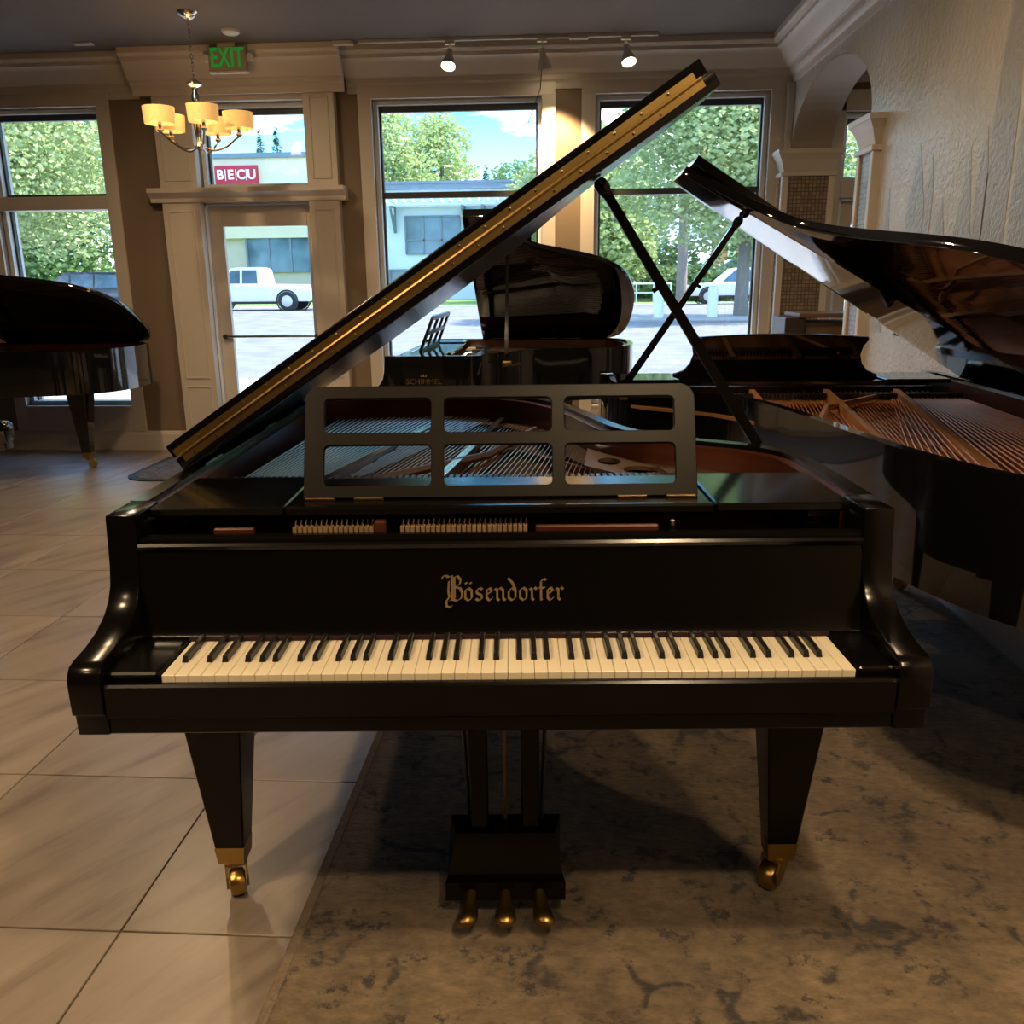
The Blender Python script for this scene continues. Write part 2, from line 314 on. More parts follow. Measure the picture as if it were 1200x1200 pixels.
def rrect(x0, x1, y0, y1, r, n=5):
    out = []
    for cx, cy, a0 in ((x1-r, y0+r, -90), (x1-r, y1-r, 0), (x0+r, y1-r, 90), (x0+r, y0+r, 180)):
        for k in range(n+1):
            a = R_(a0+90*k/n); out.append((cx+r*math.cos(a), cy+r*math.sin(a)))
    return out
def ellipse(cx, cy, a, b, n=20): return [(cx+a*math.cos(2*PI*k/n), cy+b*math.sin(2*PI*k/n)) for k in range(n)]

# ================================================================= ROOM SHELL
YB = 7.30          # inner face of the window wall
XR = 1.70          # inner face of the mural wall
CEIL = 3.10
# floor: grout bed plus one object for each tile
fl = box('floor', -7.6, 4.6, -5.1, YB+.2, -.12, -.004, grout, bev=0, kind='structure')
TX, TY, X0T, Y0T = .60, .617, -.990, 1.595
bm = bmesh.new(); add_box(bm, -TX/2+.0022, TX/2-.0022, -TY/2+.0022, TY/2-.0022, -.010, 0, .0015); tile_me = from_bm(bm); tile_me.materials.append(tilem)
for i in range(-9, 9):
    for j in range(-5, 10):
        cx, cy = X0T+(i+.5)*TX, Y0T+(j+.5)*TY
        if cy-TY/2 > YB-.02 or cy < -1.6: continue
        if cx > -.2 and -1.2 < cy < 4.3 and cx < 1.7: continue      # hidden under the rug
        if cx > 1.75 and cy < 4.6: continue
        if cx < -5.4: continue
        t = bpy.data.objects.new('floor_tile', tile_me); col.objects.link(t); t.location = (cx, cy, random.uniform(-.0006, .0006)); t.parent = fl
        if cy+TY/2 > YB: t.scale.y = (YB-(cy-TY/2))/TY; t.location.y = (YB+cy-TY/2)/2
# coarse slab for the unseen remainder of the floor behind the camera and under the rug
box('floor_slab_rear', -7.5, 1.69, -5, -1.9, -.004, -.001, tilem, fl, bev=0)
box('floor_slab_side', -7.5, X0T-7*TX-.05, -1.9, 7.29, -.004, -.001, tilem, fl, bev=0)
box('ceiling', -7.6, 4.7, -5.1, YB+1.1, CEIL, CEIL+.25, ceilm, bev=0, kind='structure')
def cells_wall(name, axis_pos, thick, x0, x1, z0, z1, holes, mt):
    xs = sorted({x0, x1, *[h[0] for h in holes], *[h[1] for h in holes]}); zs = sorted({z0, z1, *[h[2] for h in holes], *[h[3] for h in holes]})
    bm = bmesh.new()
    for a, b in zip(xs, xs[1:]):
        for c, d in zip(zs, zs[1:]):
            if any(h[0] <= (a+b)/2 <= h[1] and h[2] <= (c+d)/2 <= h[3] for h in holes): continue
            add_box(bm, a, b, axis_pos, axis_pos+thick, c, d)
    bmesh.ops.remove_doubles(bm, verts=bm.verts, dist=1e-5)
    return put(name, from_bm(bm), mt, kind='structure')
# openings: x0,x1,z0,z1
W1 = (-4.66, -3.72, .385, 2.755); W0 = (-6.35, -5.35, .385, 2.755)
D1 = (-2.93, -2.04, 0.0, 2.02); T1 = (-2.93, -2.04, 2.13, 2.765)
W2 = (-1.52, -.195, .385, 2.760); W3 = (.215, 1.54, .385, 2.760)
D2 = (2.10, 2.95, 0.0, 1.98); T2 = (2.10, 2.95, 2.10, 2.60)
cells_wall('wall_back', YB, .22, -7.6, 4.6, -.1, CEIL+.05, [W0, W1, D1, T1, W2, W3, D2, T2], wallbr)
box('wall_left', -7.62, -7.5, -5.1, YB, -.1, CEIL+.05, wallbr, bev=0, kind='structure')
box('wall_front', -7.6, 4.6, -5.12, -5.0, -.1, CEIL+.05, wallbr, bev=0, kind='structure')
box('wall_side_room', 4.5, 4.62, 2.0, YB, -.1, CEIL+.05, archm, bev=0, kind='structure')
box('wall_side_room_front', 2.0, 4.6, 2.0, 2.12, -.1, CEIL+.05, archm, bev=0, kind='structure')
# mural wall with the arch
AC, AA, ABZ, AB = 6.335, .92, 2.28, .47
pts = [(-5.0, -.1), (AC-AA, -.1), (AC-AA, ABZ)]
pts += [(AC-AA*math.cos(PI*k/28), ABZ+AB*math.sin(PI*k/28)) for k in range(1, 28)]
pts += [(AC+AA, ABZ), (AC+AA, -.1), (YB, -.1), (YB, CEIL+.05), (-5.0, CEIL+.05)]
prism('wall_right', pts, 'x', XR, XR+.30, plaster, kind='structure')
# arch lining, slightly darker
bm = bmesh.new(); n = 28
for k in range(n):
    q = []
    for kk in (k, k+1):
        a = PI*kk/n
        q.append((AC-(AA-.004)*math.cos(a), ABZ+(AB-.004)*math.sin(a)))
    vs = [bm.verts.new((x, q[i][0], q[i][1])) for x, i in ((XR+.006, 0), (XR+.006, 1), (XR+.30, 1), (XR+.30, 0))]; bm.faces.new(vs)
me = from_bm(bm); smooth_by_angle(me, 40); ao = put('trim_1', me, archm, kind='structure')

# crown moulding
CP = [(0, 2.80), (.018, 2.80), (.018, 2.845), (.035, 2.86), (.055, 2.865), (.055, 2.90), (.075, 2.905), (.10, 2.93), (.135, 2.985), (.16, 3.01), (.175, 3.015), (.175, 3.04), (.20, 3.045), (.215, 3.06), (.215, CEIL), (0, CEIL)]
def crown_back(name, x0, x1, off):
    return prism(name, CP, None, x0, x1, trimm, ang=28, kind='structure', fn=lambda a, b, h: (h, YB-off-a, b))
crown_back('trim_2', -7.5, -3.36, 0); crown_back('trim_3', -3.36, -1.70, .10); crown_back('trim_4', -1.70, XR, 0)
prism('trim_5', CP, None, -5.0, YB, trimm, ang=28, kind='structure', fn=lambda a, b, h: (XR-a, h, b))
crown_back('trim_6', XR+.3, 4.5, 0)
def base_back(name, x0, x1):
    return prism(name, [(0, 0), (.022, 0), (.022, .135), (.016, .142), (.016, .152), (.008, .165), (0, .165)], None, x0, x1, trimm, kind='structure', fn=lambda a, b, h: (h, YB-a, b))
base_back('baseboard_back', -7.5, -3.25); base_back('baseboard_centre', -1.79, XR)
prism('baseboard_right', [(0, 0), (.022, 0), (.022, .135), (.008, .165), (0, .165)], None, -5, AC-AA, trimm, kind='structure', fn=lambda a, b, h: (XR-a, h, b))

# ---------------- windows
def window(n, W, mid=None, dark_mid=True, casing=True, zc0=.165):
    x0, x1, z0, z1 = W; r = empty('window_%d' % n, ((x0+x1)/2, YB, z0), kind='structure'); ox, oz = (x0+x1)/2, z0
    def bx(nm, a, b, y0, y1, c, d, mt, par=None, bev=.002): return box(nm, a-ox, b-ox, y0-YB, y1-YB, c-oz, d-oz, mt, par or r, bev)
    f = .035
    bm = bmesh.new()
    for a, b, c, d in ((x0, x0+f, z0, z1), (x1-f, x1, z0, z1), (x0+f, x1-f, z0, z0+f), (x0+f, x1-f, z1-f, z1)):
        add_box(bm, a-ox, b-ox, .05, .20, c-oz, d-oz, .002)
    put('frame', from_bm(bm), whitef, r)
    bm = bmesh.new(); g = .016
    for a, b, c, d in ((x0+f, x0+f+g, z0+f, z1-f), (x1-f-g, x1-f, z0+f, z1-f), (x0+f+g, x1-f-g, z1-f-.045, z1-f)):
        add_box(bm, a-ox, b-ox, .10, .14, c-oz, d-oz)
    put('sash', from_bm(bm), darkf, r)
    if mid:
        if dark_mid: bx('mid_rail', x0+f, x1-f, YB+.095, YB+.145, mid-.028, mid+.018, darkf)
        else: bx('mid_rail', x0, x1, YB-.01, YB+.18, mid-.055, mid+.05, trimm); bx('sash_bar', x0+f, x1-f, YB+.10, YB+.14, mid+.05, mid+.075, darkf)
        bx('pane', x0+f, x1-f, YB+.118, YB+.122, z0+f, mid-.05, pane, bev=0); bx('pane', x0+f, x1-f, YB+.118, YB+.122, mid+.05, z1-f, pane, bev=0)
    else: bx('pane', x0+f, x1-f, YB+.118, YB+.122, z0+f, z1-f, pane, bev=0)
    if casing:
        c = .105
        bx('casing_side', x0-c, x0, YB-.022, YB, zc0, z1, trimm); bx('casing_side', x1, x1+c, YB-.022, YB, zc0, z1, trimm)
        bx('casing_head', x0-c, x1+c, YB-.026, YB, z1, 2.86, trimm)
        bx('sill_panel', x0, x1, YB-.014, YB, zc0, z0-.02, trimm); bx('sill', x0, x1, YB-.03, YB+.05, z0-.02, z0, trimm)
    return r
window(1, W1, 2.04, False); window(2, W2, 2.068); window(3, W3, 2.068); window(4, T1, casing=False); window(5, T2, casing=False); window(6, W0, 2.04, False)
# daylight portals in the window openings (help the renderer find the sky)
for k, W in enumerate((W0, W1, T1, W2, W3, D1, D2, T2)):
    ld = bpy.data.lights.new('window_portal', 'AREA'); ld.shape = 'RECTANGLE'; ld.size = W[1]-W[0]; ld.size_y = W[3]-W[2]; ld.cycles.is_portal = True
    o = bpy.data.objects.new('window_portal', ld); col.objects.link(o); o.location = ((W[0]+W[1])/2, YB+.24, (W[2]+W[3])/2); o.rotation_euler = (R_(-90), 0, 0)
# ---------------- glazed doors
def door(n, D, surround=True):
    x0, x1, z0, z1 = D; cx = (x0+x1)/2; r = empty('door_%d' % n, (cx, YB, 0), kind='structure'); hw = (x1-x0)/2
    def bx(nm, a, b, y0, y1, c, d, mt, bev=.003): return box(nm, a, b, y0, y1, c, d, mt, r, bev)
    bm = bmesh.new(); st = .125
    for a, b, c, d in ((-hw+.02, -hw+st, .01, z1-.02), (hw-st+.06, hw-.02, .01, z1-.02), (-hw+st, hw-st+.06, .01, .435), (-hw+st, hw-st+.06, z1-.18, z1-.02)):
        add_box(bm, a, b, .05, .095, c, d, .003)
    put('leaf', from_bm(bm), trimm, r)
    bx('pane', -hw+st, hw-st+.06, .070, .074, .435, z1-.18, pane, 0)
    bx('jamb', -hw, -hw+.02, 0, .2, 0, z1, whitef); bx('jamb', hw-.02, hw, 0, .2, 0, z1, whitef); bx('head_jamb', -hw, hw, 0, .2, z1-.02, z1, whitef)
    tube('push_bar', [(-hw+.07, .012, .96), (hw-.03, .012, .96)], .011, chrome, r)
    for x in (-hw+.075, hw-.035): tube('bar_bracket', [(x, .05, .96), (x, .0, .96)], .02, darkf, r)
    if surround:
        for x in (-1, 1):
            a, b = (-hw-.305, -hw) if x < 0 else (hw, hw+.245)
            p = bx('pilaster', a, b, -.085, 0, 0, 2.86, trimm)
            for c, d in ((.62, 1.96), (2.18, 2.78), (.22, .56)):
                bm = bmesh.new(); t = .014
                for q in ((a+.045, a+.045+t, c, d), (b-.045-t, b-.045, c, d), (a+.045+t, b-.045-t, c, c+t), (a+.045+t, b-.045-t, d-t, d)): add_box(bm, q[0], q[1], -.093, -.084, q[2], q[3], .002)
                put('panel_moulding', from_bm(bm), trimm, p)
            bx('plinth_block', a-.01, b+.01, -.10, 0, 0, .18, trimm)
        prism('ledge', [(0, 2.02), (.10, 2.02), (.105, 2.05), (.13, 2.075), (.155, 2.09), (.155, 2.125), (0, 2.125)], None, -hw-.39, hw+.30, trimm, r, ang=30, fn=lambda a, b, h: (h, -a, b))
        bx('head_panel', -hw, hw, -.06, 0, 2.765, 2.86, trimm)
    else:
        bx('casing_side', -hw-.12, -hw, -.02, 0, 0, 2.7, trimm); bx('casing_side', hw, hw+.12, -.02, 0, 0, 2.7, trimm); bx('casing_head', -hw-.12, hw+.12, -.02, 0, 2.6, 2.75, trimm); bx('transom_bar', -hw, hw, -.02, .0, z1, 2.10, trimm)
    return r
door(1, D1); door(2, D2, False)
# corner strip between the right window and the mural wall
box('trim_7', 1.645, 1.70, YB-.06, YB, .165, 2.80, trimm, bev=.004, kind='structure')

# ---------------- arch pillars (mosaic)
def pillar(n, x0, x1, y0, y1, top):
    r = empty('trim_%d' % n, ((x0+x1)/2, (y0+y1)/2, 0), kind='structure'); hx, hy = (x1-x0)/2, (y1-y0)/2
    box('mosaic_shaft', -hx, hx, -hy, hy, 0, top-.16, mosaic, r, .004)
    bm = bmesh.new(); e = .012; w_ = .035
    for sx in (-1, 1):
        for sy in (-1, 1):
            xa, xb = (-hx-e, -hx+w_) if sx < 0 else (hx-w_, hx+e); ya, yb = (-hy-e, -hy+w_) if sy < 0 else (hy-w_, hy+e)
            add_box(bm, xa, xb, ya, yb, 0, top-.16, .003)
    put('corner_post', from_bm(bm), trimm, r)
    box('neck_band', -hx-.025, hx+.025, -hy-.025, hy+.025, top-.185, top-.155, trimm, r, .004)
    bm = bmesh.new(); prof = [(0, top-.155), (.012, top-.12), (.03, top-.07), (.055, top-.03), (.06, top-.03), (.06, top)]
    rings = [[bm.verts.new((sx*(hx+d), sy*(hy+d), z)) for sx, sy in ((-1, -1), (1, -1), (1, 1), (-1, 1))] for d, z in prof]
    for a, b in zip(rings, rings[1:]):
        for k in range(4): bm.faces.new((a[k], a[(k+1) % 4], b[(k+1) % 4], b[k]))
    bm.faces.new(rings[0][::-1]); bm.faces.new(rings[-1])
    put('capital', from_bm(bm), trimm, r)
    return r
pillar(8, 1.625, 1.99, 7.10, 7.285, 2.31)
pillar(9, 1.668, 2.03, 5.20, 5.455, 2.24)

# ---------------- mural: pale washed towers printed on the plaster
mu = empty('wall_mural', (XR, 4.2, 0)); tag(mu, 'faded painted mural of pale towers and spires on the right plaster wall', 'mural')
def mural_shape(nm, pts): prism(nm, [(a-4.2, b) for a, b in pts], 'x', -.0014, -.0003, mural, mu)
def tower(y, w_, z0, z1, roof): mural_shape('painted_tower', [(y-w_/2, z0), (y+w_/2, z0), (y+w_/2, z1), (y, z1+roof), (y-w_/2, z1)])
tower(4.62, .22, 1.1, 1.72, .28); tower(4.30, .14, 1.1, 1.52, .22); tower(4.06, .16, 1.1, 1.58, .34); tower(3.78, .20, 1.1, 2.02, .95); tower(3.92, .10, 1.1, 1.78, .20); tower(3.52, .26, 1.1, 1.9, .9)
tower(5.0, .12, 1.1, 1.55, .30); tower(4.46, .08, 1.42, 1.78, .16)
mural_shape('painted_wall', [(4.75, 1.1), (3.3, 1.1), (3.3, 1.42), (4.1, 1.38), (4.75, 1.42)])

# ================================================================= GRAND PIANO
P1_BENT = [(.75, .30), (.75, .60), (.735, .74), (.694, .82), (.63, .885), (.52, .957), (.41, 1.068), (.345, 1.19), (.295, 1.37), (.245, 1.56), (.185, 1.72), (.08, 1.87), (-.07, 1.965), (-.26, 2.0), (-.50, 1.985), (-.655, 1.935), (-.725, 1.85), (-.75, 1.72), (-.75, 1.3), (-.75, .8), (-.75, .30)]
P2_BENT = [(.75, .30), (.75, .55), (.72, .68), (.63, .78), (.43, .93), (.285, 1.11), (.215, 1.33), (.165, 1.58), (.115, 1.88), (.075, 2.08), (.025, 2.24), (-.045, 2.39), (-.14, 2.51), (-.27, 2.59), (-.42, 2.62), (-.59, 2.585), (-.70, 2.49), (-.75, 2.32), (-.75, 1.5), (-.75, .9), (-.75, .30)]
RT = .978          # rim top height
ARM = [(.30, RT), (.185, RT), (.181, .93), (.176, .88), (.168, .845), (.152, .818), (.128, .798), (.092, .781), (.045, .770), (0, .765), (-.018, .760), (-.029, .748), (-.032, .73), (-.030, .672), (-.020, .670), (-.018, .628), (.30, .628)]
def scaled(b, L):
    return [(x, y if y <= .6 else .6+(y-.6)*(L-.6)/1.4) for x, y in b]
def grand(name, loc, rz, bent, fin, lid_ang=33.9, lid_front=.6, lid_u=1.475, lining=mahog, plate_m=bronze, wire=steel, board=spruce, hi=1, desk='frame', flap=True, leg_m=None, keys=True, hinge_m=None, lid_over=.008, tail_leg_x=-.30):
    r = empty(name, loc, rz)
    outl = catmull(bent, 5)
    hm = hinge_m or hingeb
    # rim: outer case and mahogany lining
    def ring(nm, d0, d1, z0, z1, mt, bev=0.):
        a, b = offset(outl, d0), offset(outl, d1); bm = bmesh.new(); n = len(a)
        V = [[bm.verts.new((*p, z)) for p in (s)] for s, z in ((a, z0), (a, z1), (b, z1), (b, z0))]
        for i in range(n-1):
            for k in range(4): bm.faces.new((V[k][i], V[k][i+1], V[(k+1) % 4][i+1], V[(k+1) % 4][i]))
        bm.faces.new([V[k][0] for k in range(4)]); bm.faces.new([V[k][-1] for k in range(4)][::-1])
        if bev:
            es = [e for e in bm.edges if len(e.link_faces) == 2 and abs(e.verts[0].co.z-e.verts[1].co.z) < 1e-6 and abs(e.verts[0].co.z-z1) < 1e-6 and e.calc_face_angle(0) > R_(60)]
            bmesh.ops.bevel(bm, geom=es, offset=bev, segments=2, affect='EDGES', profile=.5)
        me = from_bm(bm); smooth_by_angle(me, 30); return put(nm, me, mt, r)
    ring('rim', 0, .036, .655, RT, fin, .003)
    ring('inner_rim', .036, .062, .66, RT-.012, lining)
    inner = offset(outl, .062)
    # soundboard and plate
    sb = [(p[0], p[1]) for p in inner]
    prism('soundboard', sb, 'z', .845, .855, board, r)
    pl = empty_mesh_ring(offset(outl, .064), offset(outl, .155), .868, .884, pinm if fin is satin else plate_m, r)
    # pin block web and struts
    xw = .688
    box('pin_block', -xw, xw, .44, .635, .872, .893, pinm if fin is satin else plate_m, r, .004)
    def inside(x, y):
        c = False; n = len(sb)
        for i in range(n):
            a, b = sb[i], sb[(i+1) % n]
            if (a[1] > y) != (b[1] > y) and x < (b[0]-a[0])*(y-a[1])/(b[1]-a[1])+a[0]: c = not c
        return c
    def march(x, y, dx, dy, lim=3.0, back=.10):
        L_ = math.hypot(dx, dy); dx /= L_; dy /= L_; s = 0
        while s < lim and inside(x+dx*s, y+dy*s): s += .02
        s = max(0.05, s-back); return x+dx*s, y+dy*s
    ytail = max(p[1] for p in sb)
    # iron bars
    for (xa, dx) in ((.40, .04), (.14, .05), (-.16, .12), (-.44, .18)):
        e_ = march(xa, .64, dx, 1.0, back=.05); bm = bmesh.new(); v = Vector((e_[0]-xa, e_[1]-.60)); sd_ = Vector((-v.y, v.x)).normalized()*.011
        q = [(xa, .60), (e_[0], e_[1])]
        prof = [(xa+sd_.x, .60+sd_.y), (xa-sd_.x, .60-sd_.y), (e_[0]-sd_.x, e_[1]-sd_.y), (e_[0]+sd_.x, e_[1]+sd_.y)]
        h = [.945, .945, .905, .905]
        a = [bm.verts.new((*p, .885)) for p in prof]; b = [bm.verts.new((*p, z)) for p, z in zip(prof, h)]
        bm.faces.new(a); bm.faces.new(b[::-1])
        for i in range(4): bm.faces.new((a[i], b[i], b[(i+1) % 4], a[(i+1) % 4]))
        put('plate_bar', from_bm(bm), barm if fin is satin else plate_m, r)
    # cross bar running diagonally (seen through the desk)
    tube('brace_bar', [(-.36, .66, .925), (-.05, 1.0, .925), (.10, march(.05, .9, .05, 1)[1]*.9, .915)], .012, plate_m, r, 6)
    # treble web with round holes
    hx = [(.36+.10*k, .78+.045*k) for k in range(3)]
    tw = [(.64, .64), (.665, .74), (.60, .83), (.50, .895), (.38, .985), (.30, 1.10), (.25, 1.20), (.22, .95), (.40, .70)]
    me = curve_mesh([tw, ellipse(.56, .745, .050, .036), ellipse(.455, .80, .050, .040), ellipse(.365, .885, .044, .048), ellipse(.295, 1.0, .032, .050)], .006)
    o = put('treble_web', me, plate_m, r); o.location = (0, 0, .90)
    # bridge
    bp_ = [(.58, .70), (.42, .80), (.28, .98), (.14, 1.2), (-.05, 1.42), (-.25, ytail-.42)]
    tube('bridge', [(x, y, .862) for x, y in catmull(bp_, 5)], .016, lining, r, 6)
    # strings, tuning pins, dampers: too fine to count one by one
    bm = bmesh.new(); rad = .0013 if hi else .002
    nst = 74 if hi else 40
    for i in range(nst):
        x = .64-1.06*i/(nst-1); e_ = march(x, .60, .10+.10*i/nst, 1.0, back=.12)
        add_tube(bm, [(x, .52, .907), (x, .60, .909), (e_[0], e_[1], .893)], rad, 3, False)
    for i in range(30):
        x = -.67+.25*i/29; e_ = march(x, .60, .04+.26*i/29, 1.0, back=.10)
        add_tube(bm, [(x, .52, .918), (x, .60, .920), (e_[0], e_[1], .905)], rad*1.9, 4, False)
    put('strings', from_bm(bm), wire, r, kind='stuff')
    bm = bmesh.new()
    for k in range(3):
        for i in range(60):
            x = .64-1.26*i/59+.006*k; y = .47+.024*k
            add_tube(bm, [(x, y, .893), (x, y-.006, .922)], .0030, 5)
    put('tuning_pins', from_bm(bm), chrome, r, kind='stuff')
    bm = bmesh.new()
    for i in range(66):
        x = .36-1.02*i/65; add_box(bm, x-.0045, x+.0045, .66, .70, .913, .938)
    put('dampers', from_bm(bm), ebony, r, kind='stuff')
    # arms
    for s in (-1, 1):
        x0, x1 = (-.75, -.692) if s < 0 else (.692, .75)
        prism('arm', ARM, 'x', x0, x1, fin, r, bev=.004, ang=40)
    # key bed, key slip, blocks
    box('keybed', -.70, .70, -.014, .55, .628, .690, fin, r)
    box('key_slip', -.695, .695, -.024, -.006, .660, .7265, fin, r, .004)
    kx0 = .015-.6125
    box('key_block', -.694, kx0-.004, -.004, .17, .69, .742, fin, r, .004); box('key_block', kx0+1.229, .694, -.004, .17, .69, .742, fin, r, .004)
    # keyboard
    kb = box('keyboard', kx0, kx0+1.225, .004, .19, .69, .7045, woodc, r, 0)
    if keys:
        pitch = 1.225/52
        bm = bmesh.new(); add_box(bm, .0004, pitch-.0004, 0, .178, .7045, .735, .0011); wk = from_bm(bm); wk.materials.append(ivory)
        bm = bmesh.new()   # sharp: sloped front, narrower top
        pf = [(-.0055, .052, .735), (.0055, .052, .735), (.0055, .178, .735), (-.0055, .178, .735), (-.0043, .0575, .7475), (.0043, .0575, .7475), (.0043, .178, .7475), (-.0043, .178, .7475)]
        V = [bm.verts.new(p) for p in pf]
        for f in ((0, 1, 2, 3), (4, 5, 6, 7), (0, 1, 5, 4), (1, 2, 6, 5), (2, 3, 7, 6), (3, 0, 4, 7)): bm.faces.new([V[i] for i in f])
        bmesh.ops.recalc_face_normals(bm, faces=bm.faces)
        bmesh.ops.bevel(bm, geom=[e for e in bm.edges if min(v.co.z for v in e.verts) > .74], offset=.0012, segments=1, affect='EDGES')
        bk = from_bm(bm); bk.materials.append(ebony)
        for i in range(52):
            o = bpy.data.objects.new('white_key', wk); col.objects.link(o); o.location = (kx0+i*pitch, 0, random.uniform(-.0002, .0002)); o.parent = kb
            nt_ = 'ABCDEFG'[i % 7]
            if nt_ in 'ACDFG' and i < 51:
                d = {'A': 0, 'C': -.0022, 'D': .0022, 'F': -.003, 'G': 0}[nt_]
                o = bpy.data.objects.new('black_key', bk); col.objects.link(o); o.location = (kx0+(i+1)*pitch+d, 0, 0); o.parent = kb
    else:
        box('key_tops', kx0, kx0+1.225, 0, .178, .7045, .735, ivory, kb, .001)
    # fallboard: concave board standing behind the keys
    fb = [(.150, .744), (.156, .752), (.163, .78), (.170, .82), (.177, .87), (.184, .906), (.180, .910), (.178, .917), (.182, .922), (.190, .923), (.190, .928), (.198, .933), (.210, .933), (.212, .90), (.205, .82), (.19, .745)]
    fbo = prism('fallboard', fb, 'x', -.692, .692, fin, r, ang=25)
    box('name_felt', -.60, .63, .1465, .1535, .7365, .7445, felt, r, 0)
    # music shelf boards
    for nm, a, b in (('shelf_board', -.69, -.425), ('shelf_board', .425, .69)):
        box(nm, a, b, .245, .52, .958, .9755, shelfm if fin is satin else fin, r, .003)
    box('desk_slide', -.423, .423, .262, .53, .950, .969, fin, r, .003)
    box('slide_front_rail', -.423, .423, .242, .262, .956, .976, fin, r, .004)
    # action seen in the slot below the shelf
    box('action_rail', -.66, .66, .40, .42, .86, .935, lining, r)
    bm = bmesh.new(); bm2 = bmesh.new()
    for i in range(46):
        x = -.40+.45*i/45
        if -.245 < x < -.195: continue
        add_box(bm, x-.0037, x+.0037, .220, .238, .925, .941, 0); add_tube(bm2, [(x, .228, .941), (x+.002, .230, .954)], .0017, 4)
    put('hammer_tails', from_bm(bm), cream, r, kind='stuff'); put('action_pins', from_bm(bm2), chrome, r, kind='stuff')
    box('action_block', -.245, -.222, .219, .239, .92, .952, lining, r); box('action_bracket', .33, .342, .219, .239, .92, .95, chrome, r); box('action_stop', -.56, -.48, .222, .236, .925, .940, lining, r); box('action_bar', .07, .31, .222, .236, .925, .940, lining, r)
    # music desk
    if desk == 'frame':
        hw, hh = .404, .233
        holes = []
        for a, b in ((.046, .325), (.354, .635), (.664, .950)):
            for c, d in ((.095, .475), (.575, .90)):
                holes.append(rrect(-hw+2*hw*a, -hw+2*hw*b, hh*c, hh*d, .013))
        out_ = rrect(-hw, hw, 0, hh, .03)
        out_ = [p for p in out_ if p[1] > .02 or abs(p[0]) > 9] + []
        out_ = [(-hw, 0), (hw, 0)] + [p for p in rrect(-hw, hw, 0, hh, .03)[6:18]]
        me = curve_mesh([out_]+holes, .0065, .0015); me.transform(Matrix.Translation((0, .335, .971)) @ Matrix.Rotation(R_(90-22), 4, 'X'))
        d = put('music_desk', me, deskm, r)
        for x in (-.37, -.27, .27, .37): box('desk_hinge', x-.03, x+.03, .318, .330, .969, .975, brass_d, d, .001)
    else:
        pts_ = [(-.43, 0), (.43, 0), (.435, .012), (.39, .03), (.365, .06), (.352, .10), (.36, .14), (.378, .165), (.375, .175)]
        top = [(.375-.75*k/12, .175+.014*math.sin(PI*k/12)) for k in range(13)]
        pts_ += top[1:-1]+[(-.375, .175), (-.378, .165), (-.36, .14), (-.352, .10), (-.365, .06), (-.39, .03), (-.435, .012)]
        me = curve_mesh([pts_], .008, .002); me.transform(Matrix.Translation((0, .36, .968)) @ Matrix.Rotation(R_(90-12), 4, 'X'))
        put('music_desk', me, fin, r)
    # lid
    a = R_(lid_ang); ca, sa = math.cos(a), math.sin(a); hx_, hz_ = -.75, RT-.004; T = .033
    def LP(u, y, w_): return (hx_+u*ca-w_*sa, y, hz_+u*sa+w_*ca)
    lo = [(p[0]+.75, p[1]) for p in offset(outl, -lid_over) if p[1] > lid_front+.02]
    lo = [(lid_u+.0, lid_front)] + lo + [(0.0, lid_front)]
    lo = [(min(max(u, 0), lid_u), y) for u, y in lo]
    prism('lid', lo, None, 0, T, fin, r, bev=.003, ang=35, fn=lambda u, y, w_: LP(u, y, w_))
    if flap:
        prism('lid_flap', [(.0, lid_front), (lid_u-.012, lid_front), (lid_u-.012, lid_front+.40), (.0, lid_front+.40)], None, T+.004, 2*T+.004, fin, r, bev=.003, fn=lambda u, y, w_: LP(u, y, w_))
        hg = prism('lid_piano_hinge', [(.02, lid_front-.0035), (lid_u-.03, lid_front-.0035), (lid_u-.03, lid_front+.002), (.02, lid_front+.002)], None, T-.017, T+.0008, hm, r, fn=lambda u, y, w_: LP(u, y, w_))
        prism('upper_leaf', [(.01, lid_front-.0035), (lid_u-.04, lid_front-.0035), (lid_u-.04, lid_front+.002), (.01, lid_front+.002)], None, T+.0032, T+.021, hm, hg, fn=lambda u, y, w_: LP(u, y, w_))
        tube('knuckle', [LP(.02, lid_front-.004, T+.002), LP(lid_u-.03, lid_front-.004, T+.002)], .0042, hm, hg, 8)
        bm = bmesh.new()
        for i in range(20):
            for w_ in (T-.010, T+.014):
                u = .05+(lid_u-.12)*(i+(.5 if w_ > T else 0))/20; p = Vector(LP(u, lid_front-.004, w_))
                add_lathe(bm, [(.0038, 0), (.0030, .0016), (0, .002)], 8, Matrix.Translation(p) @ Matrix.Rotation(R_(90), 4, 'X'))
        put('screws', from_bm(bm), chrome, hg, kind='stuff')
    yb = [lid_front+.12, (lid_front+ytail)/2-.02, ytail-.35]
    for y in yb:
        h = box('lid_hinge', -.742, -.718, y-.06, y+.06, RT-.001, RT+.004, chrome, r, .001)
        tube('hinge_knuckle', [(-.752, y-.05, RT+.004), (-.752, y+.05, RT+.004)], .006, chrome, h, 8)
    # prop stick
    pb = Vector((.672, lid_front+.27, RT-.004)); ut = (.99/1.475*lid_u+.20); pt = Vector(LP(1.19*lid_u/1.475, lid_front+.25, -.001))
    dirp = (pt-pb).normalized(); s = Vector((0, 1, 0)); t_ = dirp.cross(s).normalized(); bm = bmesh.new()
    ring0 = [bm.verts.new(pb+s*(.011*i)+t_*(.013*j)) for i, j in ((-1, -1), (1, -1), (1, 1), (-1, 1))]; ring1 = [bm.verts.new(pt-dirp*.03+s*(.009*i)+t_*(.011*j)) for i, j in ((-1, -1), (1, -1), (1, 1), (-1, 1))]
    bm.faces.new(ring0); bm.faces.new(ring1[::-1])
